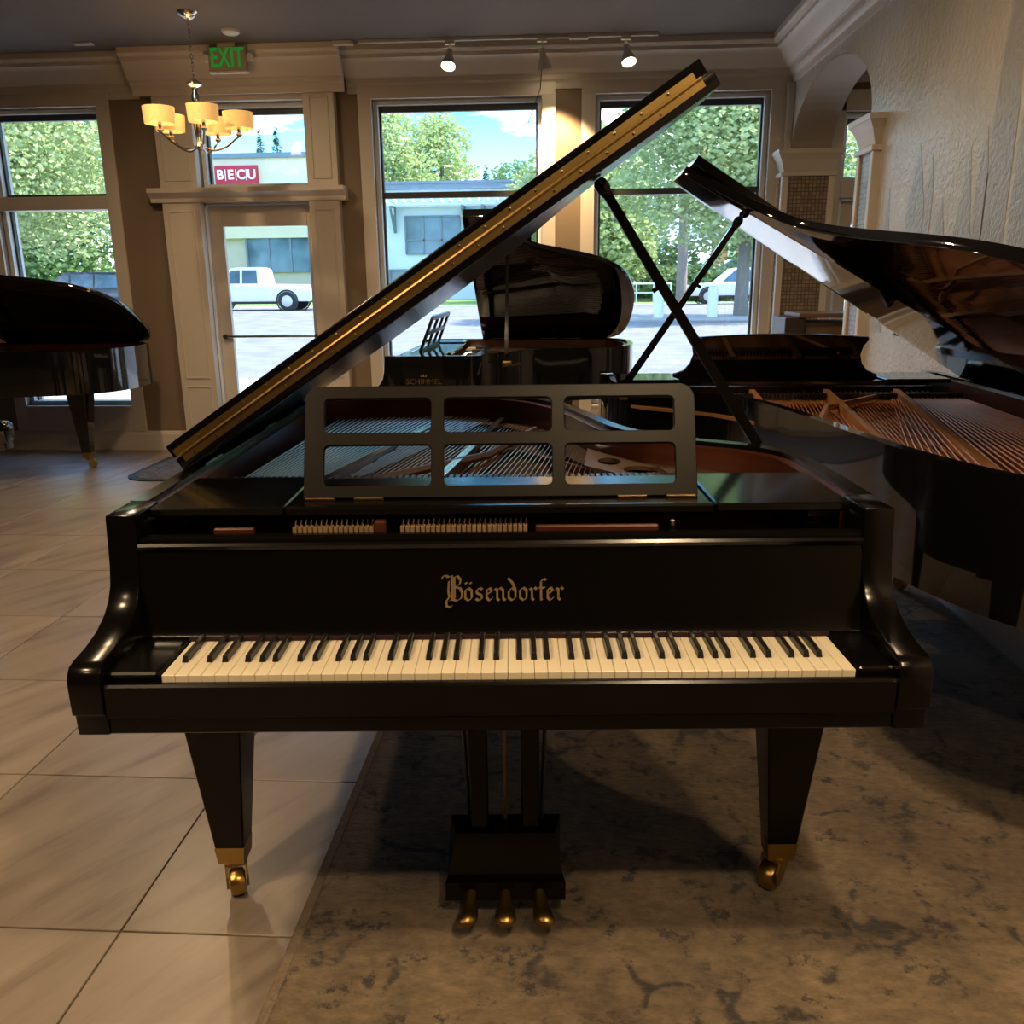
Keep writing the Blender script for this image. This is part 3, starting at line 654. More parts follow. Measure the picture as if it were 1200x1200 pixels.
    for k in range(4): bm.faces.new((ring0[k], ring0[(k+1) % 4], ring1[(k+1) % 4], ring1[k]))
    pr = put('lid_prop', from_bm(bm), fin, r)
    tube('prop_tip', [pt-dirp*.045, pt-dirp*.03, pt-dirp*.01, pt], [.012, .017, .017, .010], fin, pr, 10)
    tube('prop_knob', [pb+dirp*(pt-pb).length*.62+t_*.012, pb+dirp*(pt-pb).length*.62+t_*.026], .006, fin, pr, 8)
    box('prop_bracket', .62, .69, lid_front+.245, lid_front+.295, RT-.055, RT-.04, brass_d, r, .002)
    # rubber buttons on the rim
    # legs
    def leg(x, y, top=.628, ang_=0., cast=0.):
        bm = bmesh.new(); rr_ = [(.078, top), (.0335, .122)]
        R0 = [[bm.verts.new((sx*h, sy*h, z)) for sx, sy in ((-1, -1), (1, -1), (1, 1), (-1, 1))] for h, z in rr_]
        for k in range(4): bm.faces.new((R0[0][k], R0[0][(k+1) % 4], R0[1][(k+1) % 4], R0[1][k]))
        bm.faces.new(R0[0]); bm.faces.new(R0[1][::-1])
        bmesh.ops.recalc_face_normals(bm, faces=bm.faces)
        bmesh.ops.bevel(bm, geom=list(bm.edges), offset=.003, segments=1, affect='EDGES')
        lg = put('leg', from_bm(bm), leg_m or fin, r); lg.location = (x, y, 0)
        bm = bmesh.new(); R0 = [[bm.verts.new((sx*h, sy*h, z)) for sx, sy in ((-1, -1), (1, -1), (1, 1), (-1, 1))] for h, z in ((.0345, .128), (.0305, .082), (.022, .078))]
        for A, B in zip(R0, R0[1:]):
            for k in range(4): bm.faces.new((A[k], A[(k+1) % 4], B[(k+1) % 4], B[k]))
        bm.faces.new(R0[0]); bm.faces.new(R0[-1][::-1]); put('ferrule', from_bm(bm), brass, lg)
        # caster: forked yoke and wheel
        cm = Matrix.Rotation(cast, 4, 'Z'); bm = bmesh.new()
        for s_ in (-1, 1): add_prism(bm, [(-.022, .080), (.026, .080), (.042, .056), (.042, .026), (.024, .020), (.004, .046)], lambda p, q, h: (h, p, q), s_*.0225-.003, s_*.0225+.003)
        add_box(bm, -.0255, .0255, -.024, .028, .072, .082); bmesh.ops.transform(bm, matrix=cm, verts=bm.verts); put('caster_yoke', from_bm(bm), brass_d, lg)
        bm = bmesh.new(); add_lathe(bm, [(0, -.018), (.020, -.018), (.030, -.016), (.033, -.008), (.033, .008), (.030, .016), (.020, .018), (0, .018)], 20, cm @ Matrix.Translation((0, .026, .033)) @ Matrix.Rotation(R_(90), 4, 'Y'))
        me = from_bm(bm); smooth_by_angle(me, 40); put('caster_wheel', me, brass, lg)
        return lg
    leg(-.645, .385, cast=R_(200)); leg(.645, .385, cast=R_(135)); leg(tail_leg_x, ytail-.42, .655, cast=R_(30))
    # belly braces
    box('belly_beam', -.55, .55, .52, .60, .60, .70, fin, r)
    # lyre
    ly = empty_child('pedal_lyre', r)
    for s_ in (-1, 1): box('lyre_post', s_*.058-.0205, s_*.058+.0205, .325, .36, .17, .63, fin, ly, .004)
    bm = bmesh.new()
    F_ = [(-.135, .262, .052), (.135, .262, .052), (.135, .262, .098), (-.135, .262, .098), (-.130, .288, .101), (.130, .288, .101), (.112, .312, .190), (-.112, .312, .190), (-.128, .385, .190), (.128, .385, .190), (-.128, .385, .052), (.128, .385, .052)]
    V = [bm.verts.new(p) for p in F_]
    for f in ((0, 1, 2, 3), (3, 2, 5, 4), (4, 5, 6, 7), (7, 6, 9, 8), (8, 9, 11, 10), (10, 11, 1, 0)): bm.faces.new([V[i] for i in f])
    bm.faces.new([V[i] for i in (0, 3, 4, 7, 8, 10)]); bm.faces.new([V[i] for i in (1, 11, 9, 6, 5, 2)])
    put('pedal_box', from_bm(bm), fin, ly)
    box('lyre_top', -.12, .12, .31, .38, .60, .632, fin, ly)
    for x, x2 in ((-.082, -.100), (.082, .100)): tube('pedal_rod', [(x, .37, .16), (x2, .37, .63)], .005, ebony, ly, 8)
    tube('pedal_rod', [(0, .37, .16), (0, .37, .63)], .0038, brass_d, ly, 8)
    tube('lyre_brace', [(-.06, .37, .2), (-.06, .62, .62)], .007, fin, ly, 8); tube('lyre_brace', [(.06, .37, .2), (.06, .62, .62)], .007, fin, ly, 8)
    for x, tx in ((-.075, -.09), (0, 0), (.075, .09)):
        # pedal: narrow shank widening into a rounded foot
        sec = [(.275, .078, .011, .008), (.255, .071, .012, .008), (.242, .065, .015, .009), (.228, .058, .020, .011), (.213, .052, .0235, .013), (.200, .050, .0235, .013), (.190, .049, .016, .010), (.185, .048, .005, .005)]
        bm = bmesh.new(); rg = []
        for i, (y, z, hw, hh) in enumerate(sec):
            xx = x+(tx-x)*i/(len(sec)-1)
            rg.append([bm.verts.new((xx+hw*math.cos(2*PI*k/10), y, z+hh*math.sin(2*PI*k/10))) for k in range(10)])
        for A, B in zip(rg, rg[1:]):
            for k in range(10): bm.faces.new((A[k], A[(k+1) % 10], B[(k+1) % 10], B[k]))
        bm.faces.new(rg[0]); bm.faces.new(rg[-1]); me = from_bm(bm); smooth_by_angle(me, 60); put('pedal', me, brass_d, ly)
    return r, fbo
def empty_child(name, parent):
    o = empty(name); o.parent = parent; return o
def empty_mesh_ring(a, b, z0, z1, mt, r):
    bm = bmesh.new(); n = len(a); V = [[bm.verts.new((*p, z)) for p in s] for s, z in ((a, z0), (a, z1), (b, z1), (b, z0))]
    for i in range(n-1):
        for k in range(4): bm.faces.new((V[k][i], V[k][i+1], V[(k+1) % 4][i+1], V[(k+1) % 4][i]))
    me = from_bm(bm); return put('plate_rim', me, mt, r)

# blackletter name drawn with a broad-nib pen
GL = {
 'B': (1.25, [[(.34, 1.95), (.34, .12)], [(.52, 1.85), (.52, .15)], [(.34, 1.78), (.75, 1.95), (1.0, 1.65), (.95, 1.35), (.55, 1.05)], [(.55, 1.05), (.95, 1.0), (1.12, .65), (1.05, .22), (.72, 0), (.30, .12), (.1, .0)], [(-.42, 1.72), (-.36, 1.95), (-.15, 2.0), (.05, 1.86), (.34, 1.95)], [(.10, 1.55), (.04, .75), (.12, .3), (-.12, 0), (-.1, -.42), (.2, -.5), (.36, -.35)]]),
 'o': (.86, [[(.1, .8), (.1, .2), (.35, 0), (.6, .2), (.6, .8), (.35, 1), (.1, .8)]]),
 'ö': (.86, [[(.1, .8), (.1, .2), (.35, 0), (.6, .2), (.6, .8), (.35, 1), (.1, .8)], [(.12, 1.42), (.22, 1.34)], [(.48, 1.42), (.58, 1.34)]]),
 's': (.80, [[(.58, .88), (.35, 1), (.12, .78), (.16, .6), (.5, .42), (.54, .18), (.3, 0), (.05, .14)]]),
 'e': (.76, [[(.12, .5), (.5, .72), (.34, 1), (.1, .8), (.1, .2), (.3, 0), (.56, .2)]]),
 'n': (.95, [[(0, .95), (.16, .82), (.16, .15), (.3, 0)], [(.16, .78), (.42, 1), (.62, .82), (.62, .15), (.78, 0)]]),
 'd': (.88, [[(.1, .75), (.1, .2), (.35, 0), (.62, .2), (.62, .85), (.38, 1.4), (.05, 1.75)], [(.1, .75), (.38, .98), (.62, .8)]]),
 'r': (.66, [[(0, .95), (.16, .82), (.16, .15), (.3, 0)], [(.16, .76), (.38, 1), (.54, .84)]]),
 'f': (.62, [[(.6, 1.55), (.42, 1.7), (.2, 1.45), (.2, .1), (.28, 0)], [(-.02, .97), (.5, .97)]]),
}
def blackletter(word, width, nib=.21, ang=38):
    bm = bmesh.new(); n = Vector((math.cos(R_(ang)), math.sin(R_(ang))))*nib/2; cx = 0; e = .0
    for ch in word:
        adv, strokes = GL[ch]
        for s in strokes:
            for (ax, ay), (bx_, by) in zip(s, s[1:]):
                A, B = Vector((cx+ax, ay)), Vector((cx+bx_, by)); d = (B-A)
                t = Vector((-d.y, d.x)).normalized()*.035   # hairline minimum
                q = [A-n, A+n, B+n, B-n] if abs(d.x*n.y-d.y*n.x) > .25*d.length*n.length else [A-n-t, A+n+t, B+n+t, B-n-t]
                e += 1e-4
                vs = [bm.verts.new((p.x, p.y, e)) for p in q]
                try: bm.faces.new(vs)
                except ValueError: pass
        cx += adv
    me = from_bm(bm)
    xs = [v.co.x for v in me.vertices]; k = width/(max(xs)-min(xs)); me.transform(Matrix.Translation((-(max(xs)+min(xs))/2*k, 0, 0)) @ Matrix.Scale(k, 4))
    for v in me.vertices: v.co.z *= .2
    bm = bmesh.new(); bm.from_mesh(me)
    for f in bm.faces:
        if f.normal.z < 0: f.normal_flip()
    g = bmesh.ops.extrude_face_region(bm, geom=bm.faces[:]); bmesh.ops.translate(bm, verts=[v for v in g['geom'] if isinstance(v, bmesh.types.BMVert)], vec=(0, 0, .0012))
    bm.to_mesh(me); bm.free(); return me

# ---- the satin concert grand in the foreground
p1, fb1 = grand('grand_piano', (-.114, 1.410, 0), R_(3.3), P1_BENT, satin)
tag(p1, 'satin black grand piano nearest the camera, lid raised, gold blackletter name above the keys', 'piano', 'grand pianos in the showroom')
me = blackletter('Bösendorfer', .236); me.transform(Matrix.Translation((.005, .1640, .808)) @ Matrix.Rotation(R_(80), 4, 'X'))
nm_ = put('name_lettering', me, gold_l, fb1); nm_['label'] = 'gold blackletter maker name'
# ---- polished grand on the right, tail towards the camera
p2, fb2 = grand('grand_piano', (.905, 4.26, 0), R_(180), P2_BENT, gloss, lid_ang=32.6, lid_front=.46, lid_u=1.46, lid_over=.045, tail_leg_x=-.50, plate_m=copper, wire=cuwire, board=spruce2, hi=1, desk='solid', keys=False)
tag(p2, 'polished black grand piano on the right, tail towards the camera, copper strings under its lid', 'piano', 'grand pianos in the showroom')
p2.scale.z = 1.006; p2.location.z = .004
# ---- small grand before the middle window
p3, fb3 = grand('grand_piano', (-1.235, 5.82, 0), R_(-90), scaled(P1_BENT, 1.69), gloss, lid_ang=34, lid_front=.62, lid_u=1.40, hi=0, desk='frame', keys=False)
tag(p3, 'polished black baby grand piano in front of the middle window, maker name on its side', 'piano', 'grand pianos in the showroom')
me = text_mesh('SCHIMMEL', .043, .001, 1.0, 1.05); me.transform(Matrix.Translation((.7515, .41, .83)) @ Matrix.Rotation(R_(90), 4, 'Z') @ Matrix.Rotation(R_(90), 4, 'X'))
o = put('side_lettering', me, brass_d, p3); o['label'] = 'gold maker name on the rim'
bm = bmesh.new()
for dx in (-.012, 0, .012): add_prism(bm, [(.41+dx-.005, .858), (.41+dx+.005, .858), (.41+dx*1.4, .872+.004*(dx == 0))], lambda a_, b_, h: (h, a_, b_), .7505, .7525)
put('crown_emblem', from_bm(bm), gold_l, p3)
# ---- grand by the left window
p4, fb4 = grand('grand_piano', (-5.16, 6.24, 0), R_(-90), scaled(P1_BENT, 1.90), gloss, lid_ang=29, lid_front=.6, hi=0, desk='frame', keys=False)
tag(p4, 'polished black grand piano by the left window, rounded tail and brass-tipped leg showing', 'piano', 'grand pianos in the showroom')
p4.scale.z = .965
# ---- the neighbour whose arm just enters the left edge: a copy
def copy_tree(o, parent=None):
    c = o.copy(); col.objects.link(c); c.parent = parent
    for ch in o.children: copy_tree(ch, c)
    return c
p5 = copy_tree(p4); p5.location = (-2.725, 3.33, 0); p5.rotation_euler = (0, 0, R_(90)); p5.scale.z = 1.0
for ch in p5.children:
    if ch.name.startswith('leg') and ch.location.x > .5: ch.location = (.69, .165, 0)
tag(p5, 'black grand piano cut off by the left edge, only an arm and a caster showing', 'piano', 'grand pianos in the showroom')

# ================================================================= FURNISHINGS
# rug with a thicker bound edge
rg = empty('area_rug', (.5, 1.6, 0)); tag(rg, 'large distressed beige and blue-grey rug under the pianos', 'rug')
box('pile', -1.075, 1.16, -2.6, 2.5, .0, .004, rugm, rg, .003)
edge = P('rug_binding', (.19, .145, .10), .95, noise=(30, (.26, .20, .14), .3), bump=(90, .6))
box('bound_edge', -1.099, -1.075, -2.6, 2.5, 0, .0037, edge, rg, .003)
# door mat with rounded corners
dm = empty('door_mat', (-2.50, 6.58, 0)); tag(dm, 'dark grey fibre door mat with rounded corners inside the glass door', 'mat')
me = curve_mesh([rrect(-.73, .73, -.47, .47, .18, 8)], .004, .001); me.transform(Matrix.Translation((0, 0, .0055))); put('fibre_field', me, matm, dm)
me = curve_mesh([rrect(-.78, .78, -.52, .52, .22, 8), rrect(-.731, .731, -.471, .471, .181, 8)], .003, .001); me.transform(Matrix.Translation((0, 0, .0045))); put('rubber_border', me, rubber, dm)

# wooden cabinet standing in the archway
cb = empty('cabinet', (1.80, 6.55, 0)); tag(cb, 'low dark wooden cabinet standing in the archway before the mosaic pillar', 'cabinet')
box('side_panel', -.27, -.13, -.20, .20, 0, 1.12, woodd, cb, .006)
box('body', -.13, .30, -.15, .20, 0, 1.09, woodc, cb, .004)
box('top', -.18, .32, -.22, .22, 1.12, 1.15, woodc, cb, .006)
for z in (.95, .80, .62): d = box('drawer_front', -.12, .29, -.165, -.15, z, z+.11, woodc, cb, .004); tube('knob', [(.08, -.165, z+.055), (.08, -.185, z+.055)], .01, brass_d, d, 8)

# ---------------- chandelier
ch = empty('chandelier', (-2.465, 6.18, 0)); tag(ch, 'nickel chandelier with amber drum shades hanging on a chain by the door', 'chandelier')
lathe('ceiling_canopy', [(0, CEIL), (.072, CEIL), (.070, CEIL-.010), (.045, CEIL-.030), (.015, CEIL-.050), (0, CEIL-.052)], chrome, ch)
bm = bmesh.new(); z = CEIL-.05; k = 0
while z > 2.70:
    pts = [(.0075*math.cos(t), 0, .017*math.sin(t)) for t in [2*PI*i/10 for i in range(11)]]
    m_ = Matrix.Translation((0, 0, z-.014)) @ Matrix.Rotation(R_(90*(k % 2)+20), 4, 'Z')
    add_tube(bm, [m_ @ Vector(p) for p in pts], .0026, 5, False); z -= .025; k += 1
put('chain', from_bm(bm), chrome, ch, kind='stuff')
lathe('stem', [(0, 2.71), (.010, 2.705), (.048, 2.675), (.050, 2.665), (.020, 2.65), (.016, 2.62), (.026, 2.60), (.022, 2.55), (.014, 2.52), (.030, 2.48), (.036, 2.44), (.030, 2.38), (.018, 2.32), (.026, 2.30), (.030, 2.285), (.018, 2.265), (.010, 2.24), (0, 2.232)], chrome, ch)
for k in range(5):
    a = R_(72*k+83.5); c_, s_ = math.cos(a), math.sin(a)
    pth = catmull([(.02, 2.285), (.09, 2.262), (.17, 2.285), (.235, 2.335), (.262, 2.352)], 5)
    ar = tube('arm', [(r_*c_, r_*s_, z_) for r_, z_ in pth], .0075, chrome, ch, 8)
    tx, ty = .262*c_, .262*s_
    lathe('cup', [(0, 2.345), (.010, 2.347), (.022, 2.362), (.020, 2.370), (.010, 2.38), (.013, 2.395), (.011, 2.43), (0, 2.432)], chrome, ar, (tx, ty, 0))
    bm = bmesh.new(); add_lathe(bm, [(.094, 2.400), (.100, 2.502), (.0975, 2.502), (.0915, 2.400), (.094, 2.400)], 28, Matrix.Translation((tx, ty, 0))); me = from_bm(bm); smooth_by_angle(me, 40); put('shade', me, shade, ch)
    lathe('bulb', [(0, 2.43), (.012, 2.435), (.016, 2.455), (.010, 2.48), (0, 2.485)], bulb, ar, (tx, ty, 0), 10)
ld = bpy.data.lights.new('chandelier_glow', 'POINT'); ld.energy = 2; ld.color = (1, .66, .32); ld.shadow_soft_size = .12
lo_ = bpy.data.objects.new('chandelier_glow', ld); col.objects.link(lo_); lo_.location = (0, 0, 2.56); lo_.parent = ch

# ---------------- exit sign
ex = empty('exit_sign', (-2.503, 6.965, 2.91)); tag(ex, 'ceiling-hung EXIT sign with green letters above the glass door', 'sign')
box('housing', -.142, .142, -.025, .025, .0, .165, exit_b, ex, .004); box('lower_lip', -.145, .145, -.03, .03, -.012, .0, whitep, ex, .003); box('mount_plate', -.07, .07, -.03, .03, .165, .19, exit_b, ex, .004)
me = text_mesh('EXIT', .185, .002, .66, 1.02, .0030); me.transform(Matrix.Translation((0, -.0275, .084)) @ Matrix.Rotation(R_(90), 4, 'X')); put('letters', me, exit_g, ex)
for x in (-.165, .165): lathe('lamp_head', [(0, 0), (.026, .004), (.030, .018), (.024, .04), (.008, .05), (0, .05)], whitep, ex, (x, -.02, .095), 14, Matrix.Rotation(R_(-90), 4, 'X'))

# ---------------- track lights
tr = empty('lighting_track', (-.30, 6.98, CEIL)); tag(tr, 'white ceiling lighting track along the window wall', 'track')
box('rail', -1.23, .95, -.017, .017, -.022, 0, whitep, tr, .002); box('feed_box', -.07, .07, -.03, .03, -.032, 0, whitep, tr, .003) .location.x = .38
box('end_cap', -1.42, -1.27, -.02, .02, -.03, 0, whitep, tr, .003)
def spot(x, lit, label, tilt, pan):
    r = empty('track_spotlight', (x, 6.98, CEIL-.022)); r.scale = (1.2, 1.2, 1.2); tag(r, label, 'spotlight', 'spotlights on the ceiling track')
    box('adapter', -.03, .03, -.014, .014, -.018, 0, whitep, r, .002); tube('stem', [(0, 0, -.018), (0, -.002, -.055)], .007, whitep, r, 8)
    m_ = Matrix.Rotation(pan, 4, 'Z') @ Matrix.Rotation(tilt, 4, 'X')
    def rot(prof): return prof
    lathe('housing', [(.016, 0), (.020, -.01), (.022, -.045), (.040, -.085), (.046, -.115), (.043, -.115), (.034, -.095), (0, -.085)], whitep, r, (0, -.002, -.05), 18, m_)
    lathe('lamp', [(0, -.108), (.034, -.106), (.041, -.100), (.034, -.094), (0, -.092)], bulb if lit else whitep, r, (0, -.002, -.05), 16, m_)
    if lit:
        sl = bpy.data.lights.new('spot_beam', 'SPOT'); sl.energy = lit; sl.color = (1, .70, .36); sl.spot_size = R_(75); sl.spot_blend = .6; sl.shadow_soft_size = .03
        so = bpy.data.objects.new('spot_beam', sl); col.objects.link(so); so.parent = r; so.matrix_local = Matrix.Translation(m_ @ Vector((0, 0, -.13)) + Vector((0, 0, -.05))) @ m_
    return r
spot(-.855, 26, 'lit white track spotlight above the middle window, leftmost of three', R_(-28), R_(-8))
spot(-.185, 150, 'white track spotlight aimed straight down at the pier between the windows', R_(16), R_(-30))
spot(.42, 26, 'lit white track spotlight nearest the mural wall', R_(-26), R_(20))
# blind cord hanging in front of the middle window
tube('window_cord', [(-.19, 7.12, 2.93), (-.205, 7.25, 2.80), (-.30, 7.262, 2.56)], .003, darkf); bpy.data.objects['window_cord'].parent = None
tag(bpy.data.objects['window_cord'], 'thin dark cord hanging across the top of the middle window', 'cord')
# ---------------- ceiling fittings
o = lathe('smoke_detector', [(0, 0), (.062, 0), (.060, -.018), (.045, -.03), (0, -.032)], whitep, None, (-2.345, 6.62, CEIL)); tag(o, 'round white ceiling detector beside the chandelier', 'detector')
o = box('ceiling_vent', -3.60, -3.46, 6.82, 6.88, CEIL-.012, CEIL, whitep, None); tag(o, 'small white rectangular fitting on the dark ceiling at left', 'vent')
# recessed warm downlights (behind the camera and over the pianos)
def downlight(x, y, power, label, size=.12, colr=(1, .70, .40)):
    r = empty('recessed_downlight', (x, y, CEIL)); tag(r, label, 'downlight', 'recessed downlights in the charcoal ceiling')
    lathe('trim_ring', [(.062, -.001), (.085, -.001), (.083, -.008), (.066, -.010), (.062, -.006), (.062, -.001)], whitep, r, seg=20)
    lathe('lens', [(0, -.003), (.062, -.003), (.060, -.006), (0, -.0065)], bulb, r, seg=18)
    ld = bpy.data.lights.new('downlight_beam', 'AREA'); ld.shape = 'DISK'; ld.size = size; ld.energy = power; ld.color = colr; ld.spread = R_(170)
    o = bpy.data.objects.new('downlight_beam', ld); col.objects.link(o); o.parent = r; o.location = (0, 0, -.012)
    return r
DL = [(.64, .50, 19.4, 'in front of the nearest piano at right'), (.64, -.25, 14.1, 'behind the camera at right'), (-1.80, .60, 19.4, 'in front of the nearest piano at left'), (-1.80, -.40, 10.6, 'behind the camera at left'),
      (-2.0, 3.3, 9.0, 'over the tiled aisle'), (1.0, 3.2, 5.0, 'over the polished piano strings'), (-.6, 4.6, 18.0, 'added as fill between the pianos'), (-2.6, 5.2, 16.0, 'added as fill near the left window'), (3.2, 5.0, 8.8, 'added to light the side room beyond the arch')]  # last three: unseen lamps added to brighten the back and the side room
for x, y, p, s in DL: downlight(x, y, p, 'round recessed ceiling downlight ' + s)

# ================================================================= OUTDOORS
GZ = .14
asph = P('sunlit_asphalt', (.205, .21, .22), .85, noise=(1.4, (.105, .11, .12), .25), bump=(60, .4))
conc = P('pale_concrete', (.36, .355, .34), .85, noise=(2, (.27, .265, .25), .3))
grassm = P('grass', (.20, .32, .07), .9, noise=(6, (.13, .24, .05), .3), bump=(40, .8))
leafs = [P('leaf_%s' % n, c, .6, noise=(3, c2, .3), translucent=.35) for n, c, c2 in (('maple', (.30, .42, .14), (.50, .55, .28)), ('deep', (.13, .24, .09), (.24, .34, .14)), ('conifer', (.055, .13, .06), (.10, .19, .08)), ('yellow', (.46, .48, .10), (.34, .42, .10)))]
bark = P('grey_bark', (.26, .23, .20), .9, noise=(9, (.16, .14, .12), .3), bump=(20, .8), stretch=(1, 1, .3))
stucco_w = P('pale_blue_white_stucco', (.66, .74, .80), .8, noise=(1.2, (.60, .68, .74), .3))
stucco_b = P('cream_stucco', (.78, .68, .50), .8, noise=(1.2, (.72, .62, .45), .3))
stucco_t = P('tan_masonry', (.60, .53, .44), .8, noise=(1.2, (.54, .47, .39), .3))
steelb = P('blue_grey_steel', (.20, .26, .32), .5, noise=(2, (.16, .21, .26), .3))
dwin = P('dark_window_glass', (.05, .10, .14), .08, spec=.8, noise=(.8, (.14, .24, .32), .2))
signr = P('red_sign_panel', (.55, .02, .05), .4, noise=(3, (.48, .02, .045), .3))
signw = P('white_sign_letter', (.85, .85, .85), .5, emit=((1, 1, 1), .1), noise=(3, (.8, .8, .8), .3))
carw = P('white_car_paint', (.80, .81, .82), .25, coat=.6, noise=(1, (.77, .78, .79), .3))
card = P('dark_car_paint', (.03, .04, .06), .2, coat=.8, noise=(1, (.04, .05, .07), .3))
carb = P('blue_car_paint', (.10, .20, .36), .2, coat=.8, noise=(1, (.12, .22, .38), .3))
tire = P('tyre_rubber', (.02, .02, .02), .8, noise=(9, (.03, .03, .03), .3))
alloy = P('alloy_wheel', (.55, .55, .56), .3, .8, noise=(9, (.45, .45, .46), .3))
brickm = P('orange_masonry', (.55, .28, .12), .8, noise=(3, (.48, .23, .10), .3))
def ground(name, pts, mt, label, cat):
    me = bpy.data.meshes.new('g'); me.from_pydata([(x, y, z) for x, y, z in pts], [], [tuple(range(len(pts)))]); o = put(name, me, mt, kind='structure'); return o
ground('pavement', [(-60, YB+.22, -.03), (60, YB+.22, -.03), (60, 13, -.01), (-60, 13, -.01)], conc, '', '')
ground('road', [(-90, 13, -.012), (90, 13, -.012), (90, 44.5, GZ), (-90, 44.5, GZ)], asph, '', '')
ground('lawn', [(-140, 44.5, GZ+.02), (140, 44.5, GZ+.02), (140, 130, GZ+.3), (-140, 130, GZ+.3)], grassm, '', '')
def gz(y): return -.012+(GZ+.012)*max(0, min(1, (y-13)/31.5))
isl = box('planting_island', 1.2, 9.6, 28.2, 31.2, gz(28)-.1, gz(30)+.08, conc, bev=.05); tag(isl, 'pale kerbed planting island under the maple outside', 'island')

def leafcloud(bm, c, rad, n, size, squash=1., shell=.55, rnd=random):
    for _ in range(n):
        while True:
            p = Vector((rnd.uniform(-1, 1), rnd.uniform(-1, 1), rnd.uniform(-1, 1)))
            if shell < p.length < 1: break
        p = Vector((p.x*rad, p.y*rad, p.z*rad*squash))+Vector(c)
        d = Vector((rnd.gauss(0, 1), rnd.gauss(0, 1), rnd.gauss(0, 1))).normalized(); s, t = frame_of(d); z = size*rnd.uniform(.6, 1.3)
        vs = [bm.verts.new(p+s*z*a+t*z*b) for a, b in ((-.5, 0), (0, -.34), (.5, 0), (0, .34))]; bm.faces.new(vs)
def tree(x, y, h, rad, n, size, mt, label, trunk_r=.22, low=.25, group='broadleaf trees outside', name='broadleaf_tree'):
    z0 = gz(y); r = empty(name, (x, y, z0)); tag(r, label, 'tree', group)
    lean = random.uniform(-.3, .3)
    tk = tube('trunk', [(0, 0, -.1), (.02, 0, h*.2), (lean*.5, 0, h*.45), (lean, .1, h*.75)], [trunk_r*1.25, trunk_r, trunk_r*.75, trunk_r*.3], bark, r, 9)
    for k in range(6):
        a = random.uniform(0, 2*PI); zb = h*random.uniform(.3, .6)
        tube('branch', [(lean*.5*zb/h, 0, zb), (math.cos(a)*rad*.45, math.sin(a)*rad*.45, zb+h*.13), (math.cos(a)*rad*.75, math.sin(a)*rad*.75, zb+h*.22)], [trunk_r*.35, trunk_r*.22, .03], bark, tk, 6)
    bm = bmesh.new(); m = 16
    for k in range(m):
        a = 2*PI*k*.618; t = (k+.5)/m; zz = h*(low+(1-low)*t*.88); rr = rad*math.sin(PI*(.18+.74*t))*.62
        leafcloud(bm, (math.cos(a)*rr, math.sin(a)*rr, zz), rad*.50, n//m, size, .8, .2)
    put('crown', from_bm(bm), mt, r, kind='stuff')
    return r
def conifer(x, y, h, rad, n, mt, label):
    r = empty('conifer', (x, y, gz(y))); tag(r, label, 'tree', 'conifers beyond the buildings')
    tube('trunk', [(0, 0, 0), (0, 0, h*.95)], [.25, .04], bark, r, 6); bm = bmesh.new()
    for _ in range(n):
        t = random.random()**.7; a = random.uniform(0, 2*PI); zz = h*(1-t*.92); rr = rad*t*(.55+.45*(((1-t)*9) % 1))*random.uniform(.35, 1)
        p = Vector((math.cos(a)*rr, math.sin(a)*rr, zz-rr*.25)); d = Vector((math.cos(a), math.sin(a), -.35)); s_ = d.cross(Vector((0, 0, 1))).normalized(); L_ = .32+.5*t
        vs = [bm.verts.new(q) for q in (p-s_*.11, p+d*L_*.5-s_*.05+Vector((0, 0, .05)), p+d*L_, p+s_*.11)]; bm.faces.new(vs)
    put('foliage', from_bm(bm), mt, r, kind='stuff'); return r
tree(5.75, 30.0, 9.4, 4.1, 34000, .19, leafs[0], 'bright green maple on the island outside the right window', .20, .34)
tree(1.2, 49.5, 8.6, 4.4, 20000, .3, leafs[0], 'leafy tree behind the railing, left part of the right window', .2, .2)
tree(11.2, 52.0, 9.5, 4.4, 9000, .26, leafs[1], 'darker leafy tree far right beyond the white car')
tree(-17.9, 28.5, 9.6, 4.0, 30000, .18, leafs[0], 'bright leafy tree filling the left window', .20, .36)
tree(-24.6, 34.5, 10.5, 4.6, 14000, .2, leafs[1], 'deeper green tree at the far left edge of the left window', .26, .36)
tree(-29.5, 49.0, 11, 5.0, 20000, .34, leafs[1], 'dark leafy tree behind the van in the left window', .3, .12)
tree(-14.9, 76, 15.5, 4.4, 12000, .34, leafs[0], 'tall pale green tree above the white building roof', .35, .3)
tree(-10.9, 80, 15.6, 3.4, 9000, .34, leafs[0], 'tall feathery tree right of the pale green one above the roof', .35, .3)
tree(-4.6, 86, 11.6, 4.0, 9000, .34, leafs[1], 'rounded tree above the roof at the right of the middle window', .35, .3)
tree(12.4, 31.0, 8.8, 3.2, 12000, .17, leafs[3], 'yellow-green tree seen through the archway', .2, .12)
tree(-14.2, 53.5, 5.2, 1.0, 2500, .2, leafs[3], 'small young tree beside the truck before the tan wall', .05, .25)
ORD = ('leftmost of all', 'second from the left', 'third from the left', 'fourth from the left', 'fifth from the left', 'fourth from the right', 'third from the right', 'second from the right', 'rightmost of all')
for k, (x, y, h, rd) in enumerate(((-30.5, 92, 16, 2.6), (-27.6, 88, 15.5, 2.4), (-24.4, 92, 18, 2.6), (-17.4, 96, 20, 2.8), (-8.6, 99, 13, 2.2), (-6.8, 96, 12.4, 2.0), (-1.6, 100, 13.2, 2.2), (.4, 96, 12.2, 2.2), (2.4, 99, 13.6, 2.4))):
    conifer(x, y, h, rd, 2500, leafs[2], 'dark pointed conifer beyond the roofs, ' + ORD[k])
